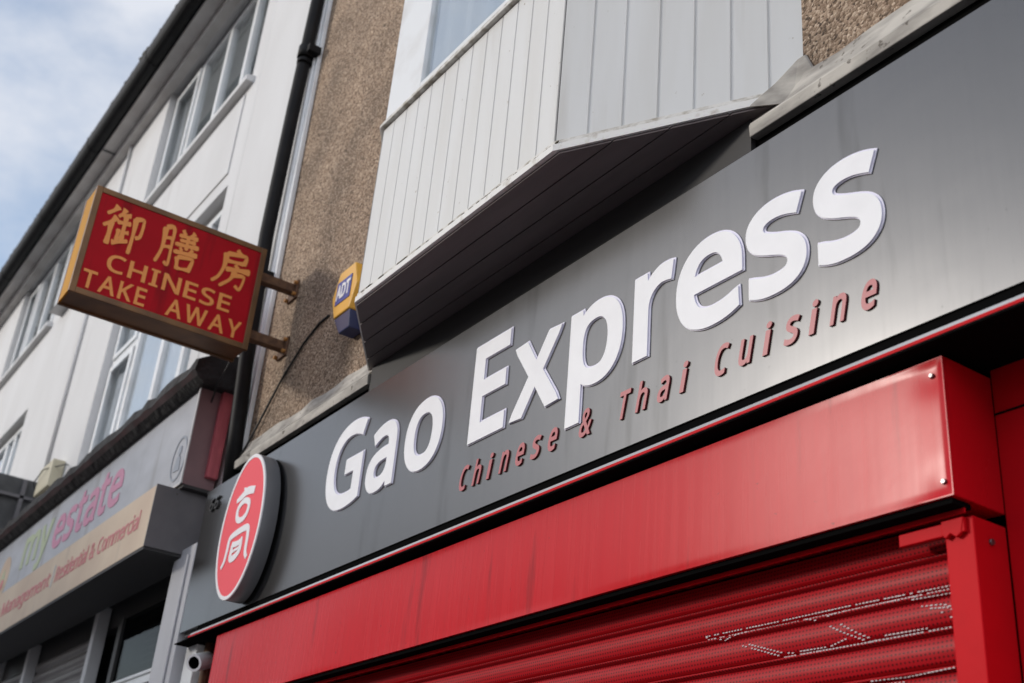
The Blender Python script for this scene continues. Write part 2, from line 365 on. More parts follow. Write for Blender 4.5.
# ------------------------------------------------------------------ lettering (outline data as bezier points, thousandths)
GLYPHS = {
    'G': '326 281 326 302 392 302,458 302 524 302 524 209,524 115 524 22 493 11,462 4 431 -1 399 -6,363 -8 323 -8 264 -8,214 4 173 28 133 51,102 85 81 130 59 174,49 226 49 286 49 346,61 398 84 442 108 486,142 520 186 544 230 568,283 581 346 581 378 581,408 578 437 572 465 566,492 558 516 547 507 526,498 505 489 484 469 493,446 501 421 508 395 514,369 517 342 517 296 517,257 508 225 489 192 470,167 444 150 409 133 375,124 334 124 286 124 241,132 201 146 166 161 131,184 103 216 84 247 64,289 55 340 55 365 55,387 56 404 59 422 61,438 64 452 68 452 125,452 182 452 238 410 238,368 238 326 238 326 260',
    'a': '203 437 231 437 283 437,322 426 347 403 372 380,385 343 385 293 385 195,385 98 385 0 368 0,351 0 334 0 329 20,325 41 320 61 319 61,318 61 317 61 304 45,292 32 279 22 266 12,251 4 234 -1 217 -6,196 -8 172 -8 147 -8,124 -3 103 6 82 15,66 29 55 48 43 67,37 91 37 119 37 162,54 195 87 219 121 242,173 254 243 257 267 257,292 258 316 259 316 268,316 276 316 285 316 321,308 345 293 359 277 373,255 380 227 380 204 380,183 377 163 370 142 363,123 356 106 347 99 365,91 383 84 400 103 410,125 419 151 426 176 433;273 209 252 208 198 206,161 197 141 182 120 167,110 146 110 119 110 95,117 77 132 66 147 55,165 49 188 49 225 49,255 59 279 79 303 99,315 130 315 172 315 184,315 197 315 210 294 209',
    'o': '442 263 442 216 442 180,437 148 428 121 418 93,405 70 388 51 370 31,349 17 324 7 300 -3,272 -8 241 -8 213 -8,187 -3 163 7 139 17,118 31 100 51 83 70,69 93 59 121 49 148,44 180 44 216 44 263,52 304 68 336 84 369,107 394 137 412 167 429,203 438 244 438 283 438,317 429 347 412 377 394,400 369 417 336 433 304;117 267 117 216 117 182,121 153 130 128 139 103,153 84 172 71 190 57,214 51 243 51 272 51,296 57 314 71 333 84,347 103 356 128 364 153,369 182 369 216 369 250,364 279 355 303 346 327,332 346 314 359 296 372,272 379 242 379 198 379,167 364 147 335 127 306',
    'E': '398 21 398 0 291 0,184 0 78 0 78 191,78 382 78 573 184 573,291 573 398 573 398 551,398 530 398 509 315 509,233 509 150 509 150 450,150 390 150 330 228 330,306 330 383 330 383 310,383 289 383 268 306 268,228 268 150 268 150 200,150 132 150 63 233 63,315 63 398 63 398 42',
    'x': '118 146 170 220 121 290,71 360 22 430 48 430,75 430 102 430 139 376,176 322 213 268 249 322,286 376 322 430 349 430,375 430 402 430 352 360,303 290 253 220 306 146,358 73 410 0 383 0,356 0 330 0 291 57,252 114 213 172 173 114,133 57 94 0 67 0,41 0 14 0 66 73',
    'p': '250 438 273 438 326 438,368 419 401 383 433 346,449 290 449 216 449 167,442 126 427 93 412 59,392 34 365 17 339 0,308 -8 272 -8 250 -8,230 -5 213 1 196 7,182 14 170 24 158 33,147 43 139 55 137 55,136 55 134 55 135 45,136 34 137 20 138 6,139 -6 139 -16 139 -75,139 -134 139 -192 115 -192,92 -192 68 -192 68 15,68 222 68 430 87 430,107 430 126 430 129 410,132 391 136 371 137 371,138 371 139 371 147 384,158 395 170 405 182 415,196 423 213 429 230 435;299 379 260 379 231 379,208 373 190 362 172 351,160 335 152 313 144 291,139 263 139 229 139 225,139 220 139 216 139 180,142 150 150 126 157 101,170 83 188 70 206 57,230 51 261 51 288 51,309 58 326 72 343 87,355 106 364 131 372 156,376 184 376 217 376 266,367 305 348 334 329 364',
    'r': '249 438 269 438 277 438,285 437 295 437 304 436,312 435 319 433 316 411,313 390 310 368 303 370,296 371 287 372 279 373,271 374 264 374 247 374,231 370 217 363 202 356,188 347 176 334 165 321,155 306 149 289 142 271,139 251 139 229 139 153,139 76 139 0 115 0,92 0 68 0 68 143,68 287 68 430 87 430,107 430 126 430 129 404,131 377 134 351 135 351,136 351 137 351 146 367,157 382 170 395 183 408,198 418 214 426 231 434',
    'e': '196 438 234 438 271 438,303 430 329 414 356 398,376 375 390 346 404 317,411 283 411 244 411 230,411 215 411 201 313 201,215 201 117 201 118 153,131 116 154 90 178 65,211 52 254 52 281 52,306 55 327 60 348 65,370 72 392 82 392 61,392 41 392 20 370 10,349 3 327 -1 306 -6,280 -8 251 -8 210 -8,174 0 143 17 112 33,88 58 70 91 53 124,44 164 44 212 44 259,52 299 68 333 84 366,106 392 134 411 163 429;257 380 233 380 200 380,173 369 154 348 134 326,122 296 119 257 192 257,265 257 338 257 338 282,334 303 326 322 319 340,308 354 292 364 277 375',
    's': '348 142 348 119 348 91,341 68 327 49 313 30,294 16 268 6 242 -3,212 -8 176 -8 146 -8,121 -6 99 -1 77 4,58 11 42 19 42 41,42 62 42 83 59 75,80 67 104 60 128 53,153 49 178 49 214 49,240 55 256 66 272 78,280 93 280 112 280 123,277 133 271 141 265 150,255 158 239 167 224 175,202 185 174 196 146 206,122 217 103 228 83 238,68 251 57 266 46 281,41 300 41 324 41 360,56 388 85 408 115 428,154 438 202 438 228 438,253 435 275 430 298 425,319 418 339 409 331 390,323 372 315 353 297 360,278 367 258 372 238 377,218 380 197 380 168 380,146 375 131 366 116 357,108 344 108 328 108 316,112 306 119 298 126 290,137 282 154 274 170 266,191 256 219 246 246 236,269 226 289 215 308 204,323 191 333 176 343 161',
    'C': '349 517 323 517 293 517,265 512 241 502 216 491,195 476 178 456 161 436,148 412 139 383 130 354,125 322 125 286 125 239,132 198 147 164 162 129,184 102 213 83 242 65,279 55 322 55 348 55,371 57 394 62 416 66,438 71 460 78 460 57,460 36 460 15 438 7,416 1 393 -2 371 -6,343 -8 312 -8 254 -8,205 4 166 28 127 52,98 86 78 131 59 175,49 227 49 287 49 330,55 370 67 406 79 442,97 473 120 499 143 525,172 545 206 559 240 574,280 581 324 581 353 581,382 578 409 572 436 566,461 558 482 547 472 527,463 506 453 486 435 494,416 501 394 508 372 514',
    'h': '139 490 139 431 139 420,138 410 138 399 137 389,136 379 135 370 136 370,138 370 140 370 149 385,160 398 174 407 188 417,203 424 221 429 238 435,255 437 273 437 308 437,337 432 360 421 384 410,401 393 413 370 425 347,431 317 431 280 431 187,431 93 431 0 407 0,384 0 361 0 361 92,361 183 361 275 361 310,353 336 338 353 322 370,298 379 265 379 233 379,207 372 189 360 171 348,158 331 150 308 143 284,139 256 139 222 139 148,139 74 139 0 115 0,92 0 68 0 68 203,68 406 68 609 92 609,115 609 139 609 139 550',
    'i': '115 430 139 430 139 287,139 143 139 0 115 0,92 0 68 0 68 143,68 287 68 430 92 430;92 591 104 591 115 591,124 587 133 580 141 573,145 562 145 546 145 531,141 520 133 512 124 505,115 501 104 501 92 501,83 505 75 512 67 520,63 531 63 546 63 562,67 573 75 580 83 587',
    'n': '257 438 275 438 326 438,365 425 391 401 418 376,431 335 431 280 431 187,431 93 431 0 407 0,384 0 361 0 361 92,361 183 361 275 361 310,353 336 338 353 322 370,298 379 265 379 217 379,184 365 166 338 148 312,139 273 139 223 139 149,139 74 139 0 115 0,92 0 68 0 68 143,68 287 68 430 87 430,106 430 125 430 129 410,132 391 136 371 137 371,138 371 140 371 149 386,161 399 175 409 189 418,205 426 222 431 239 435',
    'T': '259 170 259 0 235 0,211 0 187 0 187 170,187 339 187 509 127 509,68 509 8 509 8 530,8 551 8 573 151 573,294 573 437 573 437 551,437 530 437 509 378 509,318 509 259 509 259 339',
    'u': '404 430 427 430 427 287,427 143 427 0 408 0,389 0 370 0 366 19,363 38 359 57 358 57,357 57 356 57 347 42,335 30 321 20 306 10,291 3 273 -1 256 -6,238 -8 220 -8 186 -8,157 -3 134 8 110 19,93 36 81 59 69 82,63 112 63 148 63 242,63 336 63 430 87 430,111 430 135 430 135 338,135 245 135 153 135 119,142 93 158 76 173 59,198 51 230 51 262 51,287 57 306 69 324 81,337 98 345 121 353 145,357 173 357 206 357 281,357 355 357 430 380 430',
    'K': '418 108 496 0 468 0,440 0 411 0 344 91,276 182 209 273 189 256,169 239 150 222 150 148,150 74 150 0 126 0,102 0 78 0 78 191,78 382 78 573 102 573,126 573 150 573 150 478,150 384 150 290 166 308,182 327 199 345 215 363,232 381 249 399 300 457,352 515 403 573 431 573,460 573 488 573 412 489,336 406 261 323 339 215',
    'A': '462 0 437 0 414 59,391 118 368 177 292 177,217 177 141 177 118 118,96 59 73 0 49 0,24 0 0 0 75 192,149 383 224 575 245 575,267 575 289 575 363 383,437 192 512 0 487 0;304 357 282 415 281 419,278 427 274 438 271 449,267 461 263 473 260 485,257 494 255 500 252 490,250 479 247 468 244 457,241 447 238 438 235 429,232 421 230 415 209 357,187 299 165 241 226 241,286 241 346 241 325 299',
    'W': '710 573 735 573 685 382,634 191 583 0 559 0,534 0 510 0 473 125,436 250 399 375 395 387,392 398 389 410 386 422,383 433 380 443 377 454,375 463 373 471 371 479,370 485 370 488 369 485,368 479 367 471 366 463,364 454 361 443 358 433,355 421 352 409 350 397,346 385 342 373 306 249,270 124 234 0 210 0,186 0 161 0 111 191,60 382 10 573 35 573,60 573 85 573 115 456,144 339 174 223 177 211,180 198 183 186 186 174,188 163 190 151 193 140,195 129 196 118 198 107,200 97 201 87 203 97,205 108 206 119 208 131,211 142 213 154 216 166,219 179 222 191 225 203,229 215 232 227 265 342,299 457 333 573 358 573,383 573 407 573 442 457,477 341 512 225 516 212,520 200 523 187 526 175,529 163 532 151 534 139,537 128 538 117 540 106,542 96 544 87 545 100,547 114 550 129 553 143,556 159 560 175 563 191,567 207 572 224 601 340,631 456 660 573 685 573',
    'Y': '177 385 227 291 277 385,326 479 376 573 402 573,428 573 454 573 390 456,327 339 263 222 263 148,263 74 263 0 239 0,215 0 191 0 191 73,191 146 191 219 127 337,64 455 0 573 26 573,52 573 79 573 128 479',
    'P': '179 573 229 573 304 573,359 558 393 528 427 499,444 458 444 404 444 381,440 358 433 336 425 315,412 295 395 278 377 261,353 248 324 238 295 228,258 223 216 223 194 223,172 223 150 223 150 149,150 74 150 0 126 0,102 0 78 0 78 191,78 382 78 573 128 573;274 511 223 511 199 511,174 511 150 511 150 435,150 360 150 285 169 285,188 285 208 285 244 285,274 289 298 296 322 304,340 316 352 334 364 351,370 373 370 401 370 438,358 465 334 484 311 502',
    't': '192 50 212 50 222 50,233 51 245 53 256 54,265 56 272 59 272 41,272 23 272 5 264 1,254 -2 240 -4 226 -7,213 -8 200 -8 177 -8,157 -4 138 4 119 11,103 25 91 44 80 63,74 90 74 125 74 209,74 292 74 375 53 375,33 375 13 375 13 387,13 398 13 409 33 418,54 428 75 437 84 468,93 498 103 528 117 528,130 528 144 528 144 496,144 463 144 430 186 430,227 430 269 430 269 412,269 393 269 375 227 375,186 375 144 375 144 292,144 210 144 127 144 101,151 81 163 69 176 56',
    'M': '350 0 330 0 268 167,205 335 142 502 141 502,140 502 139 502 140 491,141 478 142 461 142 445,143 426 144 407 144 387,144 368 144 347 144 231,144 116 144 0 122 0,100 0 78 0 78 191,78 382 78 573 113 573,149 573 184 573 243 416,302 260 361 103 362 103,363 103 364 103 424 260,484 416 544 573 579 573,614 573 650 573 650 382,650 191 650 0 626 0,602 0 578 0 578 117,578 235 578 352 578 371,578 389 579 408 580 426,580 444 581 460 582 476,583 490 584 501 583 501,582 501 581 501 517 334,453 167 390 0 370 0',
    'm': '512 438 540 438 588 438,625 425 649 401 673 376,685 335 685 280 685 187,685 93 685 0 662 0,638 0 615 0 615 92,615 184 615 277 615 310,608 336 594 353 580 370,558 379 528 379 486 379,456 366 438 342 420 318,411 283 411 237 411 158,411 79 411 0 388 0,365 0 342 0 342 92,342 184 342 277 342 299,338 318 332 333 326 348,316 360 303 367 290 375,274 379 253 379 225 379,202 372 185 360 169 348,157 331 150 308 142 285,139 257 139 223 139 149,139 74 139 0 115 0,92 0 68 0 68 143,68 287 68 430 87 430,106 430 125 430 129 410,132 391 136 371 137 371,138 371 140 371 149 386,160 399 173 409 186 418,200 426 217 431 233 435,249 438 266 438 299 438,327 432 349 420 371 408,388 390 398 366 399 366,400 366 402 366 416 390,436 408 461 420 486 432',
    'R': '183 573 236 573 283 573,323 567 353 555 384 543,407 524 422 500 437 476,444 446 444 410 444 379,439 354 427 334 416 313,402 297 385 285 367 273,349 264 330 257 382 171,434 86 487 0 459 0,431 0 403 0 356 79,310 158 264 237 226 237,188 237 150 237 150 158,150 79 150 0 126 0,102 0 78 0 78 191,78 382 78 573 130 573;263 510 232 510 204 510,177 510 150 510 150 439,150 368 150 298 179 298,207 298 236 298 282 298,316 307 338 325 359 344,370 371 370 407 370 432,365 452 355 467 345 482,330 493 310 500 289 507',
    'd': '243 -8 221 -8 167 -8,124 11 92 48 60 85,44 140 44 214 44 288,60 344 93 381 125 419,168 438 221 438 244 438,263 435 280 429 296 424,311 416 323 407 335 397,346 386 354 374 356 374,358 374 359 374 359 381,358 392 356 405 355 419,354 430 354 438 354 495,354 552 354 609 378 609,401 609 425 609 425 406,425 203 425 0 406 0,387 0 368 0 365 19,361 38 358 58 357 58,356 58 354 58 346 45,335 34 323 24 311 15,296 7 279 1 263 -5;193 51 232 51 277 51,309 63 328 88 346 113,355 150 355 200 355 205,355 209 355 213 355 267,346 308 329 336 311 365,279 379 231 379 193 379,165 364 146 334 127 304,117 263 117 213 117 161,127 121 146 93 165 65',
    'l': '139 203 139 0 115 0,92 0 68 0 68 203,68 406 68 609 92 609,115 609 139 609 139 406',
    'y': '59 286 1 430 26 430,51 430 76 430 107 348,138 267 169 185 175 171,179 157 184 144 189 130,193 117 196 105 200 92,203 80 205 68 206 68,207 68 209 68 212 82,217 99 224 121 231 142,238 164 245 186 275 267,304 349 333 430 358 430,384 430 409 430 347 267,285 104 224 -59 214 -86,202 -109 188 -130 174 -150,158 -165 138 -176 119 -187,95 -192 67 -192 55 -192,43 -192 34 -190 24 -189,16 -188 9 -186 9 -167,9 -149 9 -130 15 -131,22 -132 30 -133 38 -134,47 -135 56 -135 73 -135,87 -132 99 -126 111 -119,121 -111 130 -99 138 -88,146 -74 152 -59 159 -40,167 -21 174 -2 116 142',
    '&': '213 581 244 581 273 581,297 576 318 567 339 557,354 543 366 524 377 506,383 484 383 458 383 424,372 396 350 372 328 349,301 327 268 308 319 258,371 209 423 159 437 175,448 194 457 216 466 238,473 261 479 286 503 286,526 286 550 286 542 252,531 220 518 191 505 161,489 136 468 114 507 76,546 38 585 0 554 0,522 0 490 0 467 22,443 45 420 67 404 52,386 39 366 28 347 17,326 8 303 2 279 -5,253 -8 223 -8 186 -8,154 -2 127 10 100 22,79 40 65 63 50 87,43 115 43 149 43 176,47 200 57 220 67 240,82 257 100 273 119 288,141 303 166 318 155 330,144 344 133 358 122 372,114 387 107 403 100 419,96 437 96 456 96 482,102 505 114 524 126 542,143 557 165 567 187 576;264 219 209 273 189 262,173 251 159 239 146 228,135 215 128 201 120 187,116 171 116 152 116 122,126 99 146 81 166 63,192 55 225 55 260 55,289 60 314 71 338 83,359 96 375 111 320 165;263 524 241 524 219 524,201 518 186 506 172 494,165 478 165 457 165 438,170 420 180 404 191 387,205 369 225 350 256 368,279 385 292 401 306 418,313 437 313 458 313 477,306 493 294 505 281 518',
    '6': '44 202 44 245 44 278,46 310 51 342 55 374,63 405 75 433 86 462,101 487 121 510 141 532,166 549 196 562 226 574,263 581 306 581 318 581,330 580 344 579 357 578,368 576 377 573 377 553,377 533 377 513 367 516,356 519 344 520 332 522,320 523 308 523 271 523,240 517 216 504 191 492,172 475 158 454 143 433,133 408 127 380 120 352,116 323 115 291 116 291,118 291 119 291 128 304,138 315 150 326 162 336,177 344 194 350 212 356,232 358 255 358 288 358,317 352 342 338 367 324,386 305 400 279 414 253,421 221 421 184 421 145,414 111 399 82 384 53,363 31 336 15 309 0,276 -8 239 -8 212 -8,186 -3 163 7 139 17,119 33 101 54 83 75,69 101 59 133 49 165;218 51 238 51 272 51,299 62 320 84 341 105,351 139 351 184 351 221,342 250 324 271 305 292,277 303 241 303 215 303,194 298 175 287 156 277,142 264 131 248 121 232,115 215 115 198 115 180,118 163 123 146 128 129,136 113 146 99 157 84,170 73 185 64 200 56',
    '|': '192 342 192 609 211 609,231 609 250 609 250 342,250 74 250 -193 231 -193,211 -193 192 -193 192 74',
    'D': '536 353 536 292 536 228,525 174 501 131 477 87,443 55 399 33 354 11,300 0 237 0 184 0,131 0 78 0 78 191,78 382 78 573 137 573,195 573 254 573 312 573,362 562 404 540 446 519,479 488 502 446 525 405;460 214 460 289 460 340,452 382 435 415 418 447,394 471 361 487 329 503,290 511 244 511 213 511,181 511 150 511 150 361,150 211 150 62 176 62,202 62 228 62 305 62,363 81 402 119 441 157',
    'S': '403 183 403 153 403 119,394 90 378 66 361 42,337 24 307 11 276 -2,240 -8 198 -8 177 -8,156 -7 137 -5 117 -3,99 0 83 4 67 8,53 13 41 19 41 42,41 65 41 88 60 80,84 72 113 65 141 58,171 55 201 55 230 55,253 58 273 66 292 73,306 84 316 98 326 112,330 128 330 147 330 165,326 181 318 194 310 207,297 219 277 230 258 241,230 252 196 265 171 274,150 283 131 294 113 304,97 316 85 330 73 343,63 358 57 375 51 392,48 412 48 435 48 465,56 491 71 513 87 534,108 551 136 563 163 575,195 581 231 581 262 581,291 578 318 572 344 566,368 558 389 549 381 528,374 507 366 487 347 495,325 503 302 508 279 514,254 517 229 517 205 517,185 514 169 507 153 500,141 490 133 478 125 465,121 450 121 434 121 415,125 399 133 386 141 373,154 361 172 351 191 341,215 330 246 318 280 306,308 293 332 279 355 265,372 248 385 228 397 208',
    'H': '516 191 516 0 492 0,468 0 443 0 443 89,443 178 443 267 346 267,248 267 150 267 150 178,150 89 150 0 126 0,102 0 78 0 78 191,78 382 78 573 102 573,126 573 150 573 150 492,150 411 150 330 248 330,346 330 443 330 443 411,443 492 443 573 468 573,492 573 516 573 516 382',
    'g': '165 438 221 438 249 438,274 433 297 422 320 411,339 395 355 373 357 373,358 373 359 373 362 392,366 411 369 430 388 430,406 430 425 430 425 284,425 138 425 -7 425 -48,418 -82 404 -109 390 -137,369 -158 341 -172 312 -186,276 -192 233 -192 202 -192,173 -190 147 -186 121 -181,98 -174 78 -165 78 -144,78 -122 78 -100 98 -111,122 -119 149 -125 176 -131,206 -134 237 -134 273 -134,302 -123 324 -101 345 -80,355 -50 355 -13 355 -7,355 -2 355 4 355 10,356 20 356 32 357 44,357 52 358 57 357 57,356 57 354 57 339 35,321 19 299 8 277 -3,251 -8 221 -8 166 -8,122 11 91 51 60 90,44 144 44 214 44 283,60 337 91 377 122 418;259 379 230 379 206 379,186 372 169 359 152 346,139 328 130 303 121 279,117 249 117 213 117 160,127 120 146 92 166 64,194 50 232 50 254 50,272 53 288 58 303 64,316 73 326 85 337 97,344 112 349 131 354 149,356 172 356 197 356 203,356 209 356 214 356 253,352 285 343 309 334 333,320 350 302 362 283 373',
    'N': '532 191 532 0 504 0,476 0 447 0 345 159,243 317 141 476 140 476,139 476 138 476 139 463,140 449 141 432 142 415,142 397 143 378 144 359,144 340 144 320 144 213,144 107 144 0 122 0,100 0 78 0 78 191,78 382 78 573 106 573,133 573 161 573 263 415,365 257 467 99 468 99,469 99 470 99 469 107,469 120 468 137 467 154,466 173 466 193 465 214,464 232 464 249 464 357,464 465 464 573 487 573,509 573 532 573 532 382',
    'I': '239 14 239 0 170 0,101 0 32 0 32 14,32 28 32 42 55 47,77 52 99 57 99 210,99 362 99 515 77 520,55 526 32 531 32 545,32 559 32 573 101 573,170 573 239 573 239 559,239 545 239 531 217 526,194 520 172 515 172 362,172 210 172 57 194 52,217 47 239 42 239 28',
    'c': '265 -8 241 -8 203 -8,169 0 139 15 109 31,86 55 69 87 53 120,44 162 44 213 44 265,53 308 71 342 88 375,112 399 142 415 173 430,207 438 245 438 267 438,288 436 309 431 329 426,346 421 358 415 351 395,344 376 337 356 324 361,309 365 292 370 275 374,259 376 244 376 215 376,191 370 172 358 154 345,140 327 131 303 122 279,117 249 117 213 117 179,122 150 131 126 140 102,153 84 172 71 190 59,213 53 240 53 263 53,284 55 302 60 320 65,336 71 351 78 351 57,351 36 351 15 337 8,321 2 304 -2 286 -6',
    '御': '77 291 69 294 57 271,32 243 10 224 14 220,21 210 24 204 49 225,76 257 93 285 85 288;271 267 241 267 241 169,241 70 241 -28 249 -28,257 -28 265 -28 265 62,265 153 265 243 278 243,292 243 306 243 306 180,306 116 306 53 306 49,305 49 301 48 298 48,288 48 276 48 279 42,283 31 283 24 302 24,313 24 320 29 328 33,330 41 330 53 330 124,330 196 330 267 300 267;85 221 77 224 60 187,32 150 6 125 11 119,18 107 21 102 31 112,41 124 51 137 51 82,51 28 51 -27 60 -27,68 -27 76 -27 76 39,76 106 76 172 82 182,88 192 93 202 99 199,109 193 113 190 121 201,129 216 135 232 144 232,152 232 160 232 160 214,160 196 160 178 140 178,120 178 100 178 100 170,100 162 100 154 120 154,140 154 160 154 160 111,160 68 160 25 151 23,141 22 131 20 131 56,131 92 131 127 124 127,117 127 110 127 110 91,110 54 110 18 103 17,97 16 90 15 92 7,94 -1 96 -9 133 -4,186 5 235 13 235 21,234 28 234 36 217 33,201 31 184 28 184 48,184 68 184 88 198 88,213 88 227 88 227 96,227 103 227 111 213 111,198 111 184 111 184 125,184 139 184 154 199 154,214 154 229 154 229 162,229 170 229 178 214 178,199 178 184 178 184 196,184 214 184 232 198 232,213 232 227 232 227 240,227 248 227 256 199 256,171 256 144 256 147 267,151 279 153 290 145 291,137 293 129 294 123 261,111 229 95 206 97 209,98 213 100 216 92 219',
    '膳': '64 281 35 281 35 239,35 197 35 155 35 104,33 34 11 -16 17 -18,27 -24 32 -28 46 6,53 49 56 91 70 91,85 91 100 91 100 62,100 34 100 6 100 1,98 -1 94 -1 90 -1,76 -1 61 0 64 -7,67 -18 68 -25 91 -25,104 -24 112 -20 120 -16,123 -8 123 5 123 97,123 189 123 281 94 281;58 238 58 257 72 257,86 257 100 257 100 238,100 219 100 199 86 199,72 199 58 199 58 219;58 169 58 175 72 175,86 175 100 175 100 155,100 135 100 115 86 115,71 115 57 115 58 130,58 143 58 155 58 162;163 144 157 143 163 131,169 117 172 107 159 107,146 107 133 107 133 100,133 92 133 85 200 85,266 85 333 85 333 92,333 100 333 107 319 107,306 107 292 107 297 118,303 130 309 142 302 144,295 146 288 149 302 149,316 149 330 149 330 156,330 163 330 169 301 169,273 169 245 169 245 177,245 184 245 192 268 192,291 192 314 192 314 198,314 205 314 211 291 211,268 211 245 211 245 218,245 225 245 232 272 232,299 232 327 232 327 239,327 246 327 253 312 253,296 253 281 253 287 263,293 276 299 287 291 290,282 292 274 295 270 283,263 265 256 253 237 253,217 253 197 253 201 254,204 256 208 257 204 267,196 283 187 294 180 291,173 289 166 286 173 276,180 263 184 253 169 253,154 253 139 253 139 246,139 239 139 232 166 232,193 232 220 232 220 225,220 218 220 211 197 211,174 211 150 211 150 205,150 198 150 192 174 192,197 192 220 192 220 184,220 177 220 169 193 169,165 169 137 169 137 163,137 156 137 149 165 149,193 149 220 149 220 135,220 121 220 107 208 107,195 107 182 107 186 109,190 110 194 111 192 121,185 137 177 148 170 146;245 135 245 149 258 149,272 149 285 149 282 137,275 120 270 107 261 107,253 107 245 107 245 121;206 68 152 68 152 36,152 4 152 -28 160 -28,168 -28 176 -28 176 -24,176 -19 176 -15 214 -15,252 -15 290 -15 290 -19,290 -23 290 -27 298 -27,306 -27 315 -27 315 5,315 36 315 68 260 68;214 6 176 6 176 20,176 34 176 48 214 48,252 48 290 48 290 34,290 20 290 6 252 6',
    '房': '184 170 176 168 184 156,193 140 197 130 160 130,123 130 85 130 85 123,85 115 85 108 108 108,130 108 152 108 146 54,132 14 69 -8 75 -12,82 -21 84 -27 132 -10,156 19 168 56 202 56,237 56 272 56 269 20,265 5 259 -1 256 -3,252 -4 246 -4 239 -4,219 -3 200 -1 204 -8,207 -17 207 -23 227 -25,246 -25 256 -24 267 -23,274 -22 280 -16 290 -7,294 14 299 66 299 70,300 77 300 77 257 77,215 77 173 77 175 86,176 97 178 108 226 108,274 108 322 108 322 115,322 123 322 130 282 130,242 130 202 130 208 133,215 135 222 138 217 148,207 164 199 176 191 173;164 290 155 287 159 279,164 269 167 259 127 259,87 259 48 259 48 231,48 204 48 176 48 121,44 41 11 -15 18 -17,30 -23 35 -27 69 31,74 118 74 176 74 176,74 177 74 177 153 177,231 177 310 177 310 204,310 232 310 259 272 259,234 259 196 259 192 270,186 283 181 294 172 292;74 224 74 237 144 237,214 237 284 237 284 224,284 212 284 200 214 200,144 200 74 200 74 212',
}

def glyph_splines(ch):
    return [[tuple(int(v) / 1000 for v in p.split()) for p in s.split(',')] for s in GLYPHS[ch].split(';')]
def glyph_box(ch):
    g = glyph_splines(ch); xs = [p[2] for s in g for p in s]; ys = [p[3] for s in g for p in s]
    return min(xs), max(xs), min(ys), max(ys)
FACING = {'street': Matrix(((1, 0, 0), (0, 0, -1), (0, 1, 0))), 'along': Matrix(((0, 0, 1), (1, 0, 0), (0, 1, 0)))}

def flatten(pts, res):
    out = []
    for i, p in enumerate(pts):
        q = pts[(i + 1) % len(pts)]
        a, b, c, d = Vector(p[2:4]), Vector(p[4:6]), Vector(q[0:2]), Vector(q[2:4])
        straight = abs((b - a).cross(d - a)) < 2e-6 and abs((c - a).cross(d - a)) < 2e-6
        n = 1 if straight else res
        for k in range(n):
            t = k / n; u = 1 - t
            v = a * u ** 3 + b * 3 * u * u * t + c * 3 * u * t * t + d * t ** 3
            if not out or (v - out[-1]).length > 1e-4: out.append(v)
    if (out[0] - out[-1]).length < 1e-4: out.pop()
    return out

def thicken(loop, w, sgn):
    """move a closed outline sideways by w (mitred, mitre length capped)"""
    n = len(loop); out = []
    for i in range(n):
        a, b, c = loop[i - 1], loop[i], loop[(i + 1) % n]
        d1, d2 = (b - a).normalized(), (c - b).normalized()
        n1, n2 = Vector((d1.y, -d1.x)) * sgn, Vector((d2.y, -d2.x)) * sgn
        h = n1 + n2
        if h.length < 0.3: out += [b + n1 * w, b + n2 * w]; continue
        h.normalize(); k = min(w / max(h.dot(n1), 0.35), w * 1.42)
        out.append(b + h * k)
    return out

def winding(p, loops):
    x, y = p; wn = 0
    for lp in loops:
        for i in range(len(lp)):
            a, b = lp[i - 1], lp[i]
            if (a[1] <= y) != (b[1] <= y):
                t = (y - a[1]) / (b[1] - a[1])
                if x < a[0] + t * (b[0] - a[0]): wn += 1 if b[1] > a[1] else -1
    return wn

def glyph_mesh(pieces, bold, depth, bevel=0.0, res=6):
    """thickened outlines filled and given depth -> one solid mesh; pieces = [(char, x, y, sx, sy, shear, rise)]"""
    out = bmesh.new()
    for ch, x, y, sx, sy, shear, rise in pieces:
        raw = [flatten(p, res) for p in glyph_splines(ch)]
        area = [sum(l[i - 1].cross(l[i]) for i in range(len(l))) / 2 for l in raw]
        sgn = 1 if max(area, key=abs) > 0 else -1
        loops = [thicken(l, bold, sgn) if bold else l for l in raw]
        co, ed = [], []
        for l in loops:
            n0 = len(co); co += l; ed += [(n0 + i, n0 + (i + 1) % len(l)) for i in range(len(l))]
        vs, es_, fs, *_r = delaunay_2d_cdt(co, ed, [], 0, 1e-5)
        keep = [f for f in fs if winding(sum((vs[i] for i in f), Vector((0, 0))) / len(f), loops) * sgn > 0]
        used = sorted({i for f in keep for i in f}); vm = {}
        for i in used:
            vx, vy = vs[i]
            X = x + vx * sx + shear * vy * sy; Y = y + vy * sy + rise * vx * sx
            vm[i] = (out.verts.new((X, Y, depth)), out.verts.new((X, Y, 0)))
        cnt = {}
        for f in keep:
            f = list(f)
            if (vs[f[1]] - vs[f[0]]).cross(vs[f[2]] - vs[f[0]]) < 0: f.reverse()
            out.faces.new([vm[i][0] for i in f]).material_index = 0
            out.faces.new([vm[i][1] for i in f[::-1]]).material_index = 1
            for i in range(len(f)):
                cnt[(f[i], f[(i + 1) % len(f)])] = 1
        for (i, j) in cnt:
            if (j, i) not in cnt: out.faces.new([vm[i][1], vm[j][1], vm[j][0], vm[i][0]]).material_index = 1
    return out

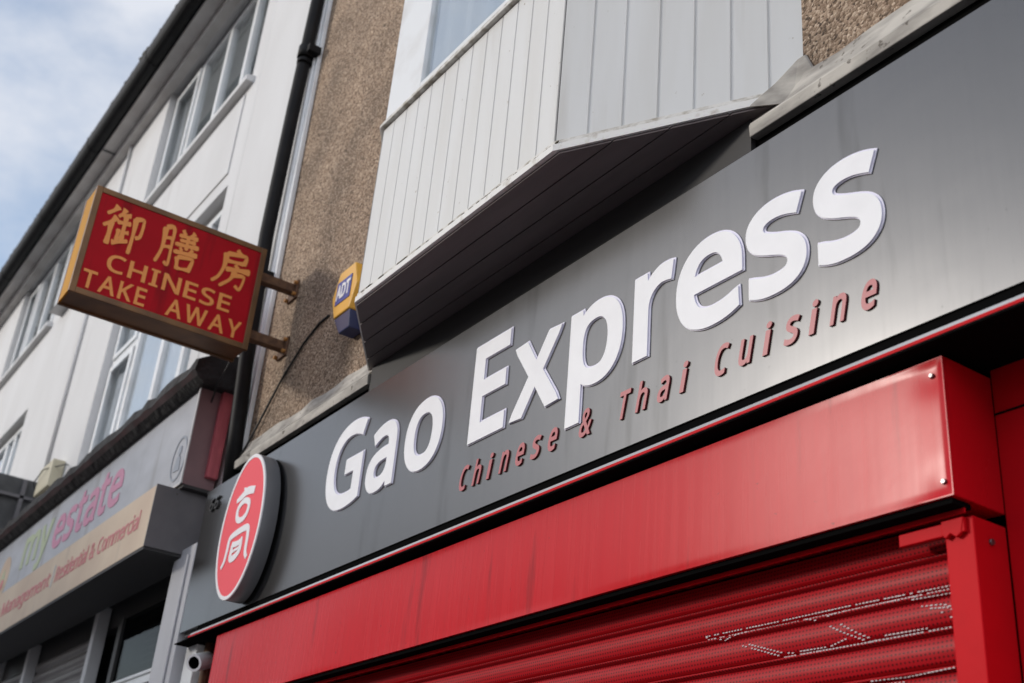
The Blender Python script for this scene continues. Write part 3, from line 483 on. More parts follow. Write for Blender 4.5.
def place_letters(name, pieces, facing, origin, mats, parent, bold=0.0, depth=0.006, res=6):
    bm = glyph_mesh(pieces, bold, depth, res=res)
    off = ORIGIN.get(parent.name, Vector((0, 0, 0)))
    rot = FACING[facing]
    for v in bm.verts: v.co = rot @ v.co + Vector(origin) - off
    me = bpy.data.meshes.new(name); bm.to_mesh(me); bm.free()
    for m in mats: me.materials.append(M[m])
    o = bpy.data.objects.new(name, me); C.objects.link(o); o.parent = parent; ORIGIN[o.name] = off
    return o

def fit(ch, x0, x1, base, sy, bold, shear=0.0, rise=0.0):
    """a piece whose thickened outline spans x0..x1, baseline at base"""
    a, b, _, _ = glyph_box(ch); a -= bold; b += bold
    sx = (x1 - x0) / (b - a)
    return (ch, x0 - a * sx, base, sx, sy, shear, rise)

def run(text, x0, x1, base, cap, bold=0.0, track=0.0):
    """a whole word or line as pieces, spaced by its outlines, stretched to x0..x1"""
    pos = 0; lay = []
    for ch in text:
        if ch == ' ': pos += 0.26 + track; continue
        a, b, _, _ = glyph_box(ch)
        lay.append((ch, pos - a)); pos += (b - a) + 0.085 + track
    tot = pos - 0.085 - track; sx = (x1 - x0) / tot; sy = cap / 0.573
    return [(ch, x0 + p * sx, base, sx, sy, 0, 0) for ch, p in lay]

# ================================================================== ground
structure(MB().box(-400, 400, -400, 400, -0.6, -0.13).build('ground', 'asphalt'))
structure(MB().box(-120, 120, -11.5, -3.6, -0.128, -0.12).build('road', 'asphalt'))
structure(MB().box(-120, 120, -3.45, 0.6, -0.125, 0.0).build('pavement', 'paving'))
structure(MB().box(-120, 120, -3.6, -3.452, -0.125, -0.004).build('kerb', 'kerb', bevel=0.02))
structure(MB().box(-120, 120, -15.2, -11.5, -0.125, 0.0).build('pavement', 'paving'))

# ================================================================== takeaway building (pebbledash upper storeys with a canted bay)
tb = thing('takeaway_building', 'brown pebbledash building with a white clad bay above the grey shop sign', 'building', (-3.0, 0.12, 0))
MB().box(-6.80, 1.6, 0.12, 7.5, 3.88, 9.9).build('wall', 'pebble', tb)
MB().box(-6.50, 1.58, 0.42, 7.4, 0.0, 3.88).build('ground_floor_wall', 'void', tb)
MB().box(-0.9, 1.55, 0.19, 0.42, 0.0, 3.04).build('pier', 'red_paint', tb)
MB().box(-6.80, -6.735, 0.085, 0.118, 4.15, 9.9).box(-6.805, -6.775, 0.07, 0.118, 4.15, 9.9).build('corner_trim', 'upvc', tb, bevel=0.006)
MB().xprism([(0.12, 9.9), (3.8, 12.2), (7.5, 9.9)], -6.9, 1.7).build('roof', 'roof_tile', tb)
# weathered ledge above the sign
lg = MB(); lg2 = MB()
rnd = random.Random(3)
xs = [-6.78 + i * 0.14 for i in range(61)]
top = []
for x in xs: top.append(4.262 + rnd.uniform(-0.010, 0.012))
prev = None
for sec in range(3):
    pass
rows = []
for i, x in enumerate(xs):
    j = rnd.uniform(-0.002, 0.002)
    rows.append([(x, 0.119, top[i]), (x, 0.100 + j, top[i] - 0.016), (x, 0.094 + j, top[i] - 0.045), (x, 0.066, 4.148 + j * 0.5), (x, 0.119, 4.146)])
for a, b in zip(rows, rows[1:]):
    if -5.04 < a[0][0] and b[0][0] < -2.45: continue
    for k in range(4):
        (lg if a[0][0] < -4 else lg2).strip([a[k], a[k + 1]], [b[k], b[k + 1]], 1 if k < 1 else 0)
lg.build('ledge', ['ledge', 'lead'], tb); lg2.build('ledge', ['ledge', 'lead'], tb)
MB().xprism([(0.119, 4.140), (0.052, 4.132), (0.046, 4.118), (0.050, 4.072), (0.119, 4.078)], -6.78, -5.02).build('ledge_rail', 'ledge', tb, bevel=0.004)
MB().xprism([(0.119, 4.146), (0.052, 4.138), (0.046, 4.124), (0.050, 4.080), (0.119, 4.086)], -2.365, 1.5, dz=0.014).build('ledge_rail', 'ledge', tb, bevel=0.004)
MB().box(-5.015, -2.370, 0.062, 0.084, 3.90, 4.163).build('bay_shade_board', 'brown_soffit', tb)  # dark board in place of the ledge, painting the shadow under the bay
MB().box(-6.78, 1.5, 0.085, 0.116, 3.80, 4.10).build('gap_shade_board', 'void', tb)  # black board painting the shade in the gap behind the fascia

# canted bay
ZS = 4.19
WL, FL, FR, WR = (-5.152, 0.13), (-4.487, -0.31), (-2.972, -0.315), (-2.165, 0.13)
def clad(mb, p, q, z0, z1, n, first=0.0):
    """n shiplap boards between p and q: flat face, v-joint, small return"""
    p = Vector((*p, 0)); q = Vector((*q, 0)); d = (q - p); w = d.length / n; d.normalize(); nrm = Vector((d.y, -d.x, 0))
    pts = []
    for i in range(n):
        s = i * w
        pts += [p + d * (s + 0.004) , p + d * (s + w - 0.009), p + d * (s + w - 0.007) - nrm * 0.005, p + d * (s + w - 0.002) - nrm * 0.005, p + d * (s + w) + nrm * 0.001]
    lo = [(v.x, v.y, z0) for v in pts]; hi = [(v.x, v.y, z1) for v in pts]
    mb.strip(lo, hi)
bay = MB()
clad(bay, WL, FL, ZS + 0.02, 5.14, 6); clad(bay, FL, FR, ZS + 0.02, 5.14, 13); clad(bay, FR, WR, ZS + 0.02, 5.14, 7)
bay_o = bay.build('bay_window', 'cladding', tb)
def ring(outset, z0, z1, mb=None, mi=0, inset=0.0):
    """a band following the three faces of the bay, standing outset proud"""
    mb = mb or MB()
    P = [Vector((*p, 0)) for p in (WL, FL, FR, WR)]
    def offs(o):
        nr = [Vector(((b - a).y, -(b - a).x, 0)).normalized() for a, b in zip(P, P[1:])]
        out = [P[0] + nr[0] * o]
        for k in (1, 2):
            h = (nr[k - 1] + nr[k]).normalized(); out.append(P[k] + h * (o / h.dot(nr[k])))
        out.append(P[3] + nr[2] * o); return out
    a = offs(outset); b = offs(-inset)
    for k in range(3):
        mb.hull([(a[k].x, a[k].y, z0), (a[k + 1].x, a[k + 1].y, z0), (b[k + 1].x, b[k + 1].y, z0), (b[k].x, b[k].y, z0)],
                [(a[k].x, a[k].y, z1), (a[k + 1].x, a[k + 1].y, z1), (b[k + 1].x, b[k + 1].y, z1), (b[k].x, b[k].y, z1)], mi)
    return mb
ring(0.010, ZS - 0.012, ZS + 0.016, inset=0.05).build('drip_strip', 'drip', bay_o)
ring(0.003, ZS + 0.017, ZS + 0.036, inset=0.03).build('grime_line', 'grimy_trim', bay_o)
mo = MB()
rnd = random.Random(11)
for k in range(46):
    t = rnd.random() ** 0.8; x = FL[0] + (FR[0] - FL[0]) * t
    mo.blob((x, -0.3145, ZS + 0.026), (rnd.uniform(0.006, 0.026), 0.004, rnd.uniform(0.0015, 0.005)), 0, k)
mo = mo.build('moss', 'moss', bay_o); mo['kind'] = 'stuff'
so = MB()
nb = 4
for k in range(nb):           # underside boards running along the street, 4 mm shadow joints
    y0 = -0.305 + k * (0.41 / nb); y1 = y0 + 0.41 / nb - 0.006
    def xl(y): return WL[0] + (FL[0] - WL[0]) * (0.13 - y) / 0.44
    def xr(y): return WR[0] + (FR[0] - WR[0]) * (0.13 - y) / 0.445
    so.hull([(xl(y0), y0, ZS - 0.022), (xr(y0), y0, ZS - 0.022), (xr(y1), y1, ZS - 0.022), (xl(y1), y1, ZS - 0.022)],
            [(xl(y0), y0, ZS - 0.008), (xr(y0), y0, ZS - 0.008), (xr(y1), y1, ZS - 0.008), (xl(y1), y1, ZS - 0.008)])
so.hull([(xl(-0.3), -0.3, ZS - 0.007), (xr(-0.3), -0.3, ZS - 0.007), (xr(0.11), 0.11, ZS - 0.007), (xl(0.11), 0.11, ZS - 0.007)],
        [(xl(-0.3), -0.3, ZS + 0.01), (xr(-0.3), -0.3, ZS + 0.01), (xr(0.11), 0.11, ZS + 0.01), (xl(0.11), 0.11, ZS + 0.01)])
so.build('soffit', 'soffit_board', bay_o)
ring(0.022, 5.146, 5.171, inset=0.06).build('sill', 'grimy_trim', bay_o, bevel=0.006)
fr = MB()
def bay_frame(p, q, z0, z1, lights, w=0.06, left=0.10, glass=None):
    p = Vector((*p, 0)); q = Vector((*q, 0)); d = q - p; ln = d.length; d.normalize(); n = Vector((d.y, -d.x, 0))
    def bar(s0, s1, a, b, dep=0.03, back=0.05):
        c = [p + d * s0 + n * dep - n * 0.03, p + d * s1 + n * dep - n * 0.03, p + d * s1 - n * back, p + d * s0 - n * back]
        fr.hull([(v.x, v.y, a) for v in c], [(v.x, v.y, b) for v in c])
    bar(0, left, z0, z1); bar(ln - left, ln, z0, z1); bar(left, ln - left, z0, z0 + w); bar(left, ln - left, z1 - w, z1)
    for k in range(1, lights): bar(ln * k / lights - w / 2, ln * k / lights + w / 2, z0 + w, z1 - w)
    c = [p + d * left * 0.9 - n * 0.02, p + d * (ln - left * 0.9) - n * 0.02]
    gl = MB(); gl.hull([(c[0].x, c[0].y, z0 + w * .9), (c[1].x, c[1].y, z0 + w * .9), (c[1].x - n.x * .006, c[1].y - n.y * .006, z0 + w * .9), (c[0].x - n.x * .006, c[0].y - n.y * .006, z0 + w * .9)],
                       [(c[0].x, c[0].y, z1 - w * .9), (c[1].x, c[1].y, z1 - w * .9), (c[1].x - n.x * .006, c[1].y - n.y * .006, z1 - w * .9), (c[0].x - n.x * .006, c[0].y - n.y * .006, z1 - w * .9)])
    gl.build('pane', 'glass', bay_o)
bay_frame(WL, FL, 5.172, 6.6, 1); bay_frame(FL, FR, 5.172, 6.6, 1, left=0.33); bay_frame(FR, WR, 5.172, 6.6, 1)
fr.build('window_frame', 'upvc', bay_o, bevel=0.005)
cu = MB()
for x0, x1 in ((-4.42, -3.02),):
    pts = [(x0 + (x1 - x0) * i / 60, -0.262 + 0.010 * math.sin(i * 0.9) + 0.004 * math.sin(i * 2.3)) for i in range(61)]
    cu.strip([(x, y, 5.18) for x, y in pts], [(x, y, 6.55) for x, y in pts], 0, True)
cu.build('curtain', 'curtain', bay_o)
ring(0.06, 6.6, 6.85, inset=0.2).build('bay_roof_fascia', 'upvc', bay_o)
MB().zprism([WL, FL, FR, WR], 6.85, 6.95).build('bay_roof', 'lead', bay_o)
# lead flashing dressed over the foot of the bay
MB().hull([(-2.345, 0.020, 4.178), (-2.20, 0.085, 4.14), (-2.10, 0.095, 4.15), (-2.13, 0.105, 4.25), (-2.165, 0.106, 4.33), (-2.190, 0.100, 4.325), (-2.26, 0.065, 4.250)],
          [(-2.30, 0.112, 4.188), (-2.20, 0.117, 4.160), (-2.10, 0.118, 4.165), (-2.13, 0.118, 4.255), (-2.165, 0.118, 4.34), (-2.190, 0.117, 4.335), (-2.25, 0.114, 4.265)]).build('flashing', 'ledge', bay_o, bevel=0.003)

# ================================================================== white rendered building to the left
wb = thing('white_building', 'white rendered three storey building left of the drainpipe', 'building', (-11, 0.12, 0))
X0, X1, Z0, Z1 = -24.0, -6.80, 0.0, 9.74
OPEN = [(-11.22, -8.36, 8.10, 9.72), (-17.2, -14.45, 8.10, 9.72), (-11.16, -8.36, 4.98, 7.02), (-17.2, -14.42, 4.98, 6.95), (-12.35, -7.28, 0.1, 3.72), (-23.5, -12.7, 0.1, 3.72), (-22.5, -19.5, 8.10, 9.72), (-22.5, -19.5, 4.98, 6.95)]
wl = MB()
gx = sorted({X0, X1, *[o[0] for o in OPEN], *[o[1] for o in OPEN]}); gz = sorted({Z0, Z1, *[o[2] for o in OPEN], *[o[3] for o in OPEN]})
vc = {}
def V(x, y, z):
    k = (round(x, 4), round(y, 4), round(z, 4))
    if k not in vc: vc[k] = wl.bm.verts.new(k)
    return vc[k]
def hole(x, z): return any(a < x < b and c < z < d for a, b, c, d in OPEN)
for a, b in zip(gx, gx[1:]):
    for c, d in zip(gz, gz[1:]):
        if not hole((a + b) / 2, (c + d) / 2): wl._face([V(a, 0.12, c), V(b, 0.12, c), V(b, 0.12, d), V(a, 0.12, d)], 0)
for a, b, c, d in OPEN:
    for p, q in (((a, c), (b, c)), ((b, c), (b, d)), ((b, d), (a, d)), ((a, d), (a, c))):
        wl._face([V(p[0], 0.12, p[1]), V(q[0], 0.12, q[1]), V(q[0], 0.34, q[1]), V(p[0], 0.34, p[1])], 0)
wl.build('wall', 'render_white', wb)
MB().box(-24, -6.85, 0.62, 7.5, 0, 9.7).build('rear_block', 'room', wb)
MB().box(-8.06, -6.90, 0.095, 0.119, 4.95, 9.735).build('pier', 'render_white', wb, bevel=0.01)
MB().box(-10.95, -8.42, 0.108, 0.119, 7.16, 7.98).build('render_panel', 'render_white', wb, bevel=0.006)
MB().tube([(-12.46, 0.10, 9.7), (-12.42, 0.10, 7.1), (-12.40, 0.10, 5.5)], 0.018, 8).build('wall_bead', 'render_white', wb)
MB().tube([(-8.09, 0.112, 9.7), (-8.09, 0.112, 4.98)], 0.010, 8).build('wall_bead', 'render_white', wb)  # thin bead added to draw the shade line along the pier edge
MB().box(-24, -6.88, -0.13, 0.12, 9.745, 9.78).box(-24, -6.88, 0.02, 0.115, 9.66, 9.744).build('eaves_soffit', 'eaves', wb)
MB().box(-12.90, -12.86, -0.128, 0.1, 9.738, 9.744).build('soffit_joint', 'dark_frame', wb)
# gutter, brackets, tile edge with moss
gu = MB()
prof = [(-0.205 + 0.095 * math.cos(R(a)), 9.85 + 0.105 * math.sin(R(a))) for a in range(180, 361, 20)] + [(-0.108, 9.90), (-0.302, 9.90)]
gu.xprism(prof, -24, -6.86)
gu_o = gu.build('gutter', 'black_plastic', wb)
for k in range(6):
    x = -8.9 - k * 2.05
    MB().xprism([(-0.205 + 0.100 * math.cos(R(a)), 9.85 + 0.111 * math.sin(R(a))) for a in range(180, 361, 20)] + [(-0.102, 9.905), (-0.308, 9.905)], x, x - 0.045).build('gutter_bracket', 'black_plastic', gu_o)
rf = MB().xprism([(-0.17, 9.885), (-0.17, 9.93), (3.8, 12.4), (7.6, 9.9), (3.8, 12.3)], -24, -6.86)
rf_o = rf.build('roof', 'roof_tile', wb)
ms = MB(); rnd = random.Random(5)
for k in range(90):
    x = rnd.uniform(-20, -8.6); ms.blob((x, -0.275, 9.902), (rnd.uniform(0.02, 0.08), 0.03, rnd.uniform(0.005, 0.022)), 0, k)
for k in range(10): ms.blob((-10.95 - k * 0.03, -0.275, 9.91 + rnd.uniform(0, 0.04)), (0.03, 0.03, 0.04), 0, 300 + k)
ms = ms.build('moss', 'moss', rf_o); ms['kind'] = 'stuff'

def window(x0, x1, z0, z1, splits, fan=None, curtain='curtain_dark', sill=True, y=0.20):
    """a upvc casement window with its panes, sill and curtain"""
    f = MB(); w = 0.065
    f.box(x0, x0 + w, y, y + 0.07, z0, z1).box(x1 - w, x1, y, y + 0.07, z0, z1)
    f.box(x0 + w, x1 - w, y, y + 0.07, z0, z0 + w).box(x0 + w, x1 - w, y, y + 0.07, z1 - w, z1)
    for s in splits: f.box(s - 0.04, s + 0.04, y, y + 0.07, z0 + w, z1 - w)
    ed = [x0 + w] + [v for s in splits for v in (s - 0.04, s + 0.04)] + [x1 - w]
    lights = [(ed[i], ed[i + 1]) for i in range(0, len(ed), 2)]
    for i, (a, b) in enumerate(lights):
        if i == 0:                       # the opening light has a sash of its own
            zz = z1 - w
            if fan:
                f.box(a, b, y - 0.004, y + 0.066, fan - 0.035, fan + 0.035); zz = fan - 0.035
                f.box(a, a + 0.05, y - 0.022, y - 0.001, fan + 0.04, z1 - w - 0.005).box(b - 0.05, b, y - 0.022, y - 0.001, fan + 0.04, z1 - w - 0.005)
                f.box(a + 0.05, b - 0.05, y - 0.022, y - 0.001, fan + 0.04, fan + 0.09).box(a + 0.05, b - 0.05, y - 0.022, y - 0.001, z1 - w - 0.055, z1 - w - 0.005)
            f.box(a, a + 0.055, y - 0.022, y - 0.001, z0 + w + 0.004, zz - 0.004).box(b - 0.055, b, y - 0.022, y - 0.001, z0 + w + 0.004, zz - 0.004)
            f.box(a + 0.055, b - 0.055, y - 0.022, y - 0.001, z0 + w + 0.004, z0 + w + 0.06).box(a + 0.055, b - 0.055, y - 0.022, y - 0.001, zz - 0.06, zz - 0.004)
    fo = f.build('window', 'upvc', wb, bevel=0.004)
    for a, b in lights: MB().box(a - 0.01, b + 0.01, y + 0.03, y + 0.036, z0 + w - 0.01, z1 - w + 0.01).build('pane', 'glass', fo)
    MB().box(x0, x1, y + 0.16, y + 0.165, z0, z1).build('room_backing', 'room', fo)
    c = MB(); n = 90
    pts = [(x0 + 0.03 + (x1 - x0 - 0.06) * i / n, y + 0.062 + 0.012 * math.sin(i * 0.8) + 0.005 * math.sin(i * 2.1)) for i in range(n + 1)]
    c.strip([(px, py, z0 + 0.02) for px, py in pts], [(px, py, z1 - 0.02) for px, py in pts], 0, True)
    c.build('curtain', curtain, fo)
    if sill: MB().xprism([(0.19, z0 + 0.005), (0.19, z0 - 0.09), (0.05, z0 - 0.09), (0.05, z0 - 0.03)], x0 - 0.06 if x0 > -14 else x0 - 0.06, x1 + 0.09).build('sill', 'render_white', fo, bevel=0.008)
    return fo
window(-11.19, -8.38, 8.12, 9.66, [-10.40, -9.66, -8.98], curtain='curtain_dark')
window(-17.15, -14.48, 8.12, 9.66, [-16.5, -15.8, -15.1], curtain='curtain_dark')
window(-11.14, -8.38, 5.0, 6.96, [-10.36, -9.52, -8.88], fan=6.36, curtain='curtain')
window(-17.15, -14.45, 5.0, 6.90, [-16.3, -15.6, -15.2], fan=6.3, curtain='curtain')
window(-22.45, -19.55, 8.12, 9.66, [-21.5, -20.7]); window(-22.45, -19.55, 5.0, 6.90, [-21.5, -20.7], curtain='curtain')
MB().hull([(-14.0, -0.02, 8.02), (-11.25, -0.02, 8.02), (-11.25, 0.119, 8.02), (-14.0, 0.119, 8.02)], [(-14.0, 0.03, 8.10), (-11.25, 0.03, 8.10), (-11.25, 0.119, 8.10), (-14.0, 0.119, 8.10)]).build('sill_band', 'render_white', wb)
MB().box(-7.225, -7.085, 0.02, 0.094, 4.12, 4.93).build('red_plank', 'red_plank', wb, bevel=0.004)
MB().box(-7.28, -6.95, 0.0, 0.118, 0.0, 3.66).box(-7.262, -7.02, -0.015, -0.001, 0.0, 3.6).build('pilaster', 'pilaster', wb, bevel=0.006)
MB().box(-6.90, -6.735, 0.05, 0.118, 0.0, 3.04).build('shop_party_strip', 'upvc', wb, bevel=0.006)

# shop front under the estate sign
fx = MB().box(-12.3, -7.29, 0.20, 0.28, 3.5, 3.70).box(-8.68, -8.60, 0.14, 0.24, 0.1, 3.5).box(-9.12, -8.69, 0.26, 0.30, 0.1, 3.5)
fx = fx.build('shop_frontage', 'dark_frame', wb)
MB().box(-9.20, -9.115, 0.10, 0.19, 0.1, 3.66).build('post', 'post', fx, bevel=0.006)
MB().box(-11.09, -11.01, 0.10, 0.19, 0.1, 3.66).build('post', 'post', fx, bevel=0.006)
MB().box(-8.595, -7.285, 0.115, 0.21, 2.945, 3.03).box(-8.595, -7.285, 0.105, 0.114, 3.0, 3.022).build('transom', 'upvc', fx, bevel=0.005)
MB().box(-8.595, -7.285, 0.16, 0.166, 3.03, 3.5).build('pane', 'glass_dark', fx)
MB().box(-8.595, -7.285, 0.16, 0.166, 0.4, 2.945).build('pane', 'glass_dark', fx)
MB().box(-8.6, -7.28, 0.5, 0.51, 0.1, 3.6).build('shop_interior', 'room', fx)
bl = MB()
for k in range(9): bl.box(-8.5, -7.4, 0.30, 0.312, 3.04 + k * 0.05, 3.055 + k * 0.05)
bl.build('blind', 'grey_slat', fx)
def slat_curve(z0, pitch, n, y0, amp, x0, x1, mb, steps=9):
    pts = []
    for k in range(n):
        for j in range(steps):
            t = j / (steps - 1)
            y = y0 - amp * math.sin(math.pi * min(1, t / 0.84)) ** 0.8 if t < 0.84 else y0 + amp * 0.30 * math.sin(math.pi * (t - 0.84) / 0.16)
            pts.append((y, z0 - k * pitch - t * pitch))
    mb.strip([(x0, y, z) for y, z in pts], [(x1, y, z) for y, z in pts], 0, True)
    return mb
slat_curve(3.50, 0.093, 36, 0.20, 0.020, -11.005, -9.205, MB()).build('roller_shutter', 'grey_slat', fx)
slat_curve(3.50, 0.093, 36, 0.20, 0.020, -12.30, -11.095, MB()).build('roller_shutter', 'grey_slat', fx)

# ================================================================== estate agent's signs
es = thing('shop_sign', 'pale grey fascia sign with green and pink lettering under a black felt coping', 'sign', (-9.5, 0.1, 4.0))
XE = -7.125
MB().box(-12.4, XE - 0.012, -0.11, 0.09, 4.062, 4.70, 0).build('sign_panel', 'estate_panel', es)
MB().box(XE - 0.012, XE, -0.114, 0.092, 4.05, 4.715).build('end_panel', 'mauve', es)
MB().box(-12.4, XE + 0.002, -0.116, -0.111, 4.05, 4.066).box(XE - 0.02, XE + 0.003, -0.122, -0.1141, 4.05, 4.715).build('edge_trim', 'post', es)
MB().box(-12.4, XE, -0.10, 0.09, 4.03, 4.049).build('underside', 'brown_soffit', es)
cp = MB(); rnd = random.Random(9)
xs = [-12.4 + i * 0.13 for i in range(42)] ; xs = [x for x in xs if x < -7.06] + [-7.03]
rows = []
for x in xs:
    a, b = rnd.uniform(-0.012, 0.012), rnd.uniform(-0.012, 0.014)
    rows.append([(x, 0.094, 4.96), (x, -0.12 + a, 4.90 + b), (x, -0.205 + a, 4.845 + b), (x, -0.215 + a * 0.4, 4.77 + b * .5), (x, -0.19, 4.735 + a * .4), (x, -0.14, 4.70), (x, 0.094, 4.702)])
for a, b in zip(rows, rows[1:]):
    for k in range(len(a) - 1): cp.strip([a[k], a[k + 1]], [b[k], b[k + 1]], 1 if k == 3 else 0, True)
for q in (rows[0], rows[-1]): cp._face([cp.bm.verts.new(p) for p in q], 0)
cp.build('coping', ['lead_black', 'maroon'], es)
def word(text, x0, x1, base, cap, y, m, parent, bold=0.012, name='lettering'):
    for p in run(text, x0, x1, base, cap, bold):
        place_letters('letter', [p], 'street', (0, y, 0), [m, m], parent, bold=bold, depth=0.003, res=3)
word('estate', -10.24, -8.52, 4.275, 0.345, -0.111, 'pink', es, bold=0.022)
word('my', -11.24, -10.38, 4.31, 0.345, -0.111, 'green', es, bold=0.022)
def ell(cx, cz, a, b, n=40): return [(cx + a * math.cos(2 * math.pi * i / n), cz + b * math.sin(2 * math.pi * i / n)) for i in range(n)]
def band(mb, cx, cz, a, b, t, y0, y1, mi=0, n=48):
    """flat oval ring"""
    o = ell(cx, cz, a, b, n); i = ell(cx, cz, a - t, b - t, n)
    for k in range(n):
        j = (k + 1) % n
        mb.hull([(o[k][0], y0, o[k][1]), (o[j][0], y0, o[j][1]), (i[j][0], y0, i[j][1]), (i[k][0], y0, i[k][1])],
                [(o[k][0], y1, o[k][1]), (o[j][0], y1, o[j][1]), (i[j][0], y1, i[j][1]), (i[k][0], y1, i[k][1])], mi)
    return mb
em = band(MB(), -7.30, 4.26, 0.13, 0.155, 0.016, -0.114, -0.1105)
em.yprism(ell(-7.30, 4.315, 0.03, 0.035, 14), -0.114, -0.1105); em.yprism([(-7.36, 4.18), (-7.25, 4.17), (-7.27, 4.27), (-7.33, 4.28)], -0.114, -0.1105)
em.build('emblem', 'emblem_grey', es)
lo = MB().yprism(ell(-11.86, 4.34, 0.2, 0.2), -0.1135, -0.1105, 0)
lo.yprism([(-11.98, 4.25), (-11.86, 4.42), (-11.74, 4.25)], -0.1165, -0.1136, 1); lo.yprism(ell(-11.83, 4.27, 0.06, 0.05), -0.120, -0.1166, 2)
lo.build('roundel', ['estate_cream', 'green', 'dull_pink'], es)

ls = thing('shop_sign', 'long faded cream box sign with small dull pink lettering above the dark shop front', 'sign', (-9.5, 0.1, 3.8))
MB().box(-12.4, -7.195, -0.24, 0.0, 3.632, 4.022).build('sign_panel', 'estate_cream', ls)
MB().box(-7.194, -7.182, -0.242, 0.118, 3.63, 4.026).build('end_panel', 'grey_end', ls)
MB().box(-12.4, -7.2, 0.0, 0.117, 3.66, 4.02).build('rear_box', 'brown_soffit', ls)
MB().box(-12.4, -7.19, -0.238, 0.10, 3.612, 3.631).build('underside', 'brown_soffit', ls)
word('Property Management', -11.93, -9.40, 3.785, 0.112, -0.2402, 'dull_pink', ls)
word('Residential & Commercial', -9.24, -7.40, 3.785, 0.112, -0.2402, 'dull_pink', ls)
MB().hull([(-9.335, -0.2435, 3.76), (-9.315, -0.2435, 3.76), (-9.305, -0.2435, 3.93), (-9.325, -0.2435, 3.93)], [(-9.335, -0.2402, 3.76), (-9.315, -0.2402, 3.76), (-9.305, -0.2402, 3.93), (-9.325, -0.2402, 3.93)]).build('divider_mark', 'post', ls)

# end of the next shop's sign and a small box on the wall, far left
nx = thing('shop_sign', 'dark weathered grey end of a box sign at the left edge', 'sign', (-13, 0.1, 5.2))
MB().box(-16.5, -12.55, -0.62, 0.117, 4.95, 5.52).build('sign_box', 'slate_sign', nx, bevel=0.01)
MB().box(-12.54, -12.50, -0.6, 0.11, 5.30, 5.33).box(-12.54, -12.50, -0.05, -0.01, 4.95, 5.5).build('frame_strip', 'grey_end', nx)
cb = MB().box(-12.10, -11.62, 0.0, 0.118, 5.22, 5.50).build('junction_box', 'cream_box', bevel=0.01)
tag(cb, 'small cream box on the white wall above the black felt coping', 'box')
cw = MB().tube([(-12.25, 0.09, 5.22), (-12.1, -0.03, 5.36), (-11.8, -0.03, 5.42), (-11.5, 0.08, 5.42), (-11.35, 0.09, 5.38)], 0.006, 6).build('cable', 'cable')
tag(cw, 'thin dark cable looping across the small cream box', 'cable')

# ================================================================== drainpipe and cables
dp = thing('drainpipe', 'black plastic drainpipe between the white and the pebbledash walls', 'drainpipe', (-6.83, 0.03, 3.6))
MB().tube([(-6.76, 0.02, 9.86), (-6.785, 0.02, 7.9), (-6.845, 0.02, 6.8), (-6.875, 0.02, 5.8), (-6.81, 0.025, 4.9), (-6.755, 0.04, 4.35), (-6.745, 0.06, 3.99)], 0.048, 20).build('pipe', 'black_plastic', dp)
for z, x in ((7.32, -6.812), (5.45, -6.860)):
    MB().tube([(x, 0.02, z - 0.05), (x, 0.02, z + 0.05)], 0.060, 20).box(x - 0.012, x + 0.10, 0.0, 0.094, z - 0.03, z + 0.03).tube([(x, 0.02, z - 0.10), (x, 0.02, z - 0.07)], 0.055, 20).build('pipe_clip', 'black_plastic', dp)
k1 = MB().tube([(-6.72, 0.06, 4.10), (-6.60, 0.10, 4.32), (-6.35, 0.108, 4.56), (-6.10, 0.110, 4.72), (-5.92, 0.112, 4.785), (-5.80, 0.112, 4.79)], 0.007, 8).build('cable', 'cable')
tag(k1, 'thin black cable curving across the brown pebbledash down to the drainpipe', 'cable')
k2 = MB().tube([(-7.2, -0.02, 4.58), (-7.0, -0.06, 4.70), (-6.9, -0.05, 4.80), (-6.86, -0.04, 4.92)], 0.006, 6).build('cable', 'cable')
tag(k2, 'short black cable hanging beside the mauve end of the pale grey sign', 'cable')

# ================================================================== projecting sign
ps = thing('projecting_sign', 'red and gold double sided sign reading CHINESE TAKE AWAY on two rusty brackets', 'sign', (-6.43, 0.12, 4.68))
SX, SB = -6.32, -6.54
MB().box(SB + 0.002, SX - 0.002, -1.196, -0.152, 4.672, 5.352).build('box_body', 'sign_frame', ps)
MB().box(SB + 0.004, SX - 0.024, -1.206, -1.1965, 4.674, 5.35).build('end_panel', 'sign_yellow', ps)
fm = MB()
for xa, xb in ((SX - 0.02, SX + 0.006), (SB - 0.006, SB + 0.02)):
    fm.box(xa, xb, -1.208, -1.172, 4.664, 5.36).box(xa, xb, -0.178, -0.144, 4.664, 5.36).box(xa, xb, -1.172, -0.178, 4.664, 4.70).box(xa, xb, -1.172, -0.178, 5.324, 5.36)
fm.build('frame', 'sign_frame', ps, bevel=0.003)
MB().box(SX - 0.0018, SX + 0.001, -1.172, -0.178, 4.70, 5.324).build('sign_face', 'sign_red', ps)
MB().box(SB - 0.001, SB + 0.0018, -1.172, -0.178, 4.70, 5.324).build('sign_face', 'sign_red', ps)
def along(name, pieces, bold):
    return place_letters(name, pieces, 'along', (SX + 0.001, 0, 0), ['sign_gold', 'sign_gold'], ps, bold=bold, depth=0.003, res=4)
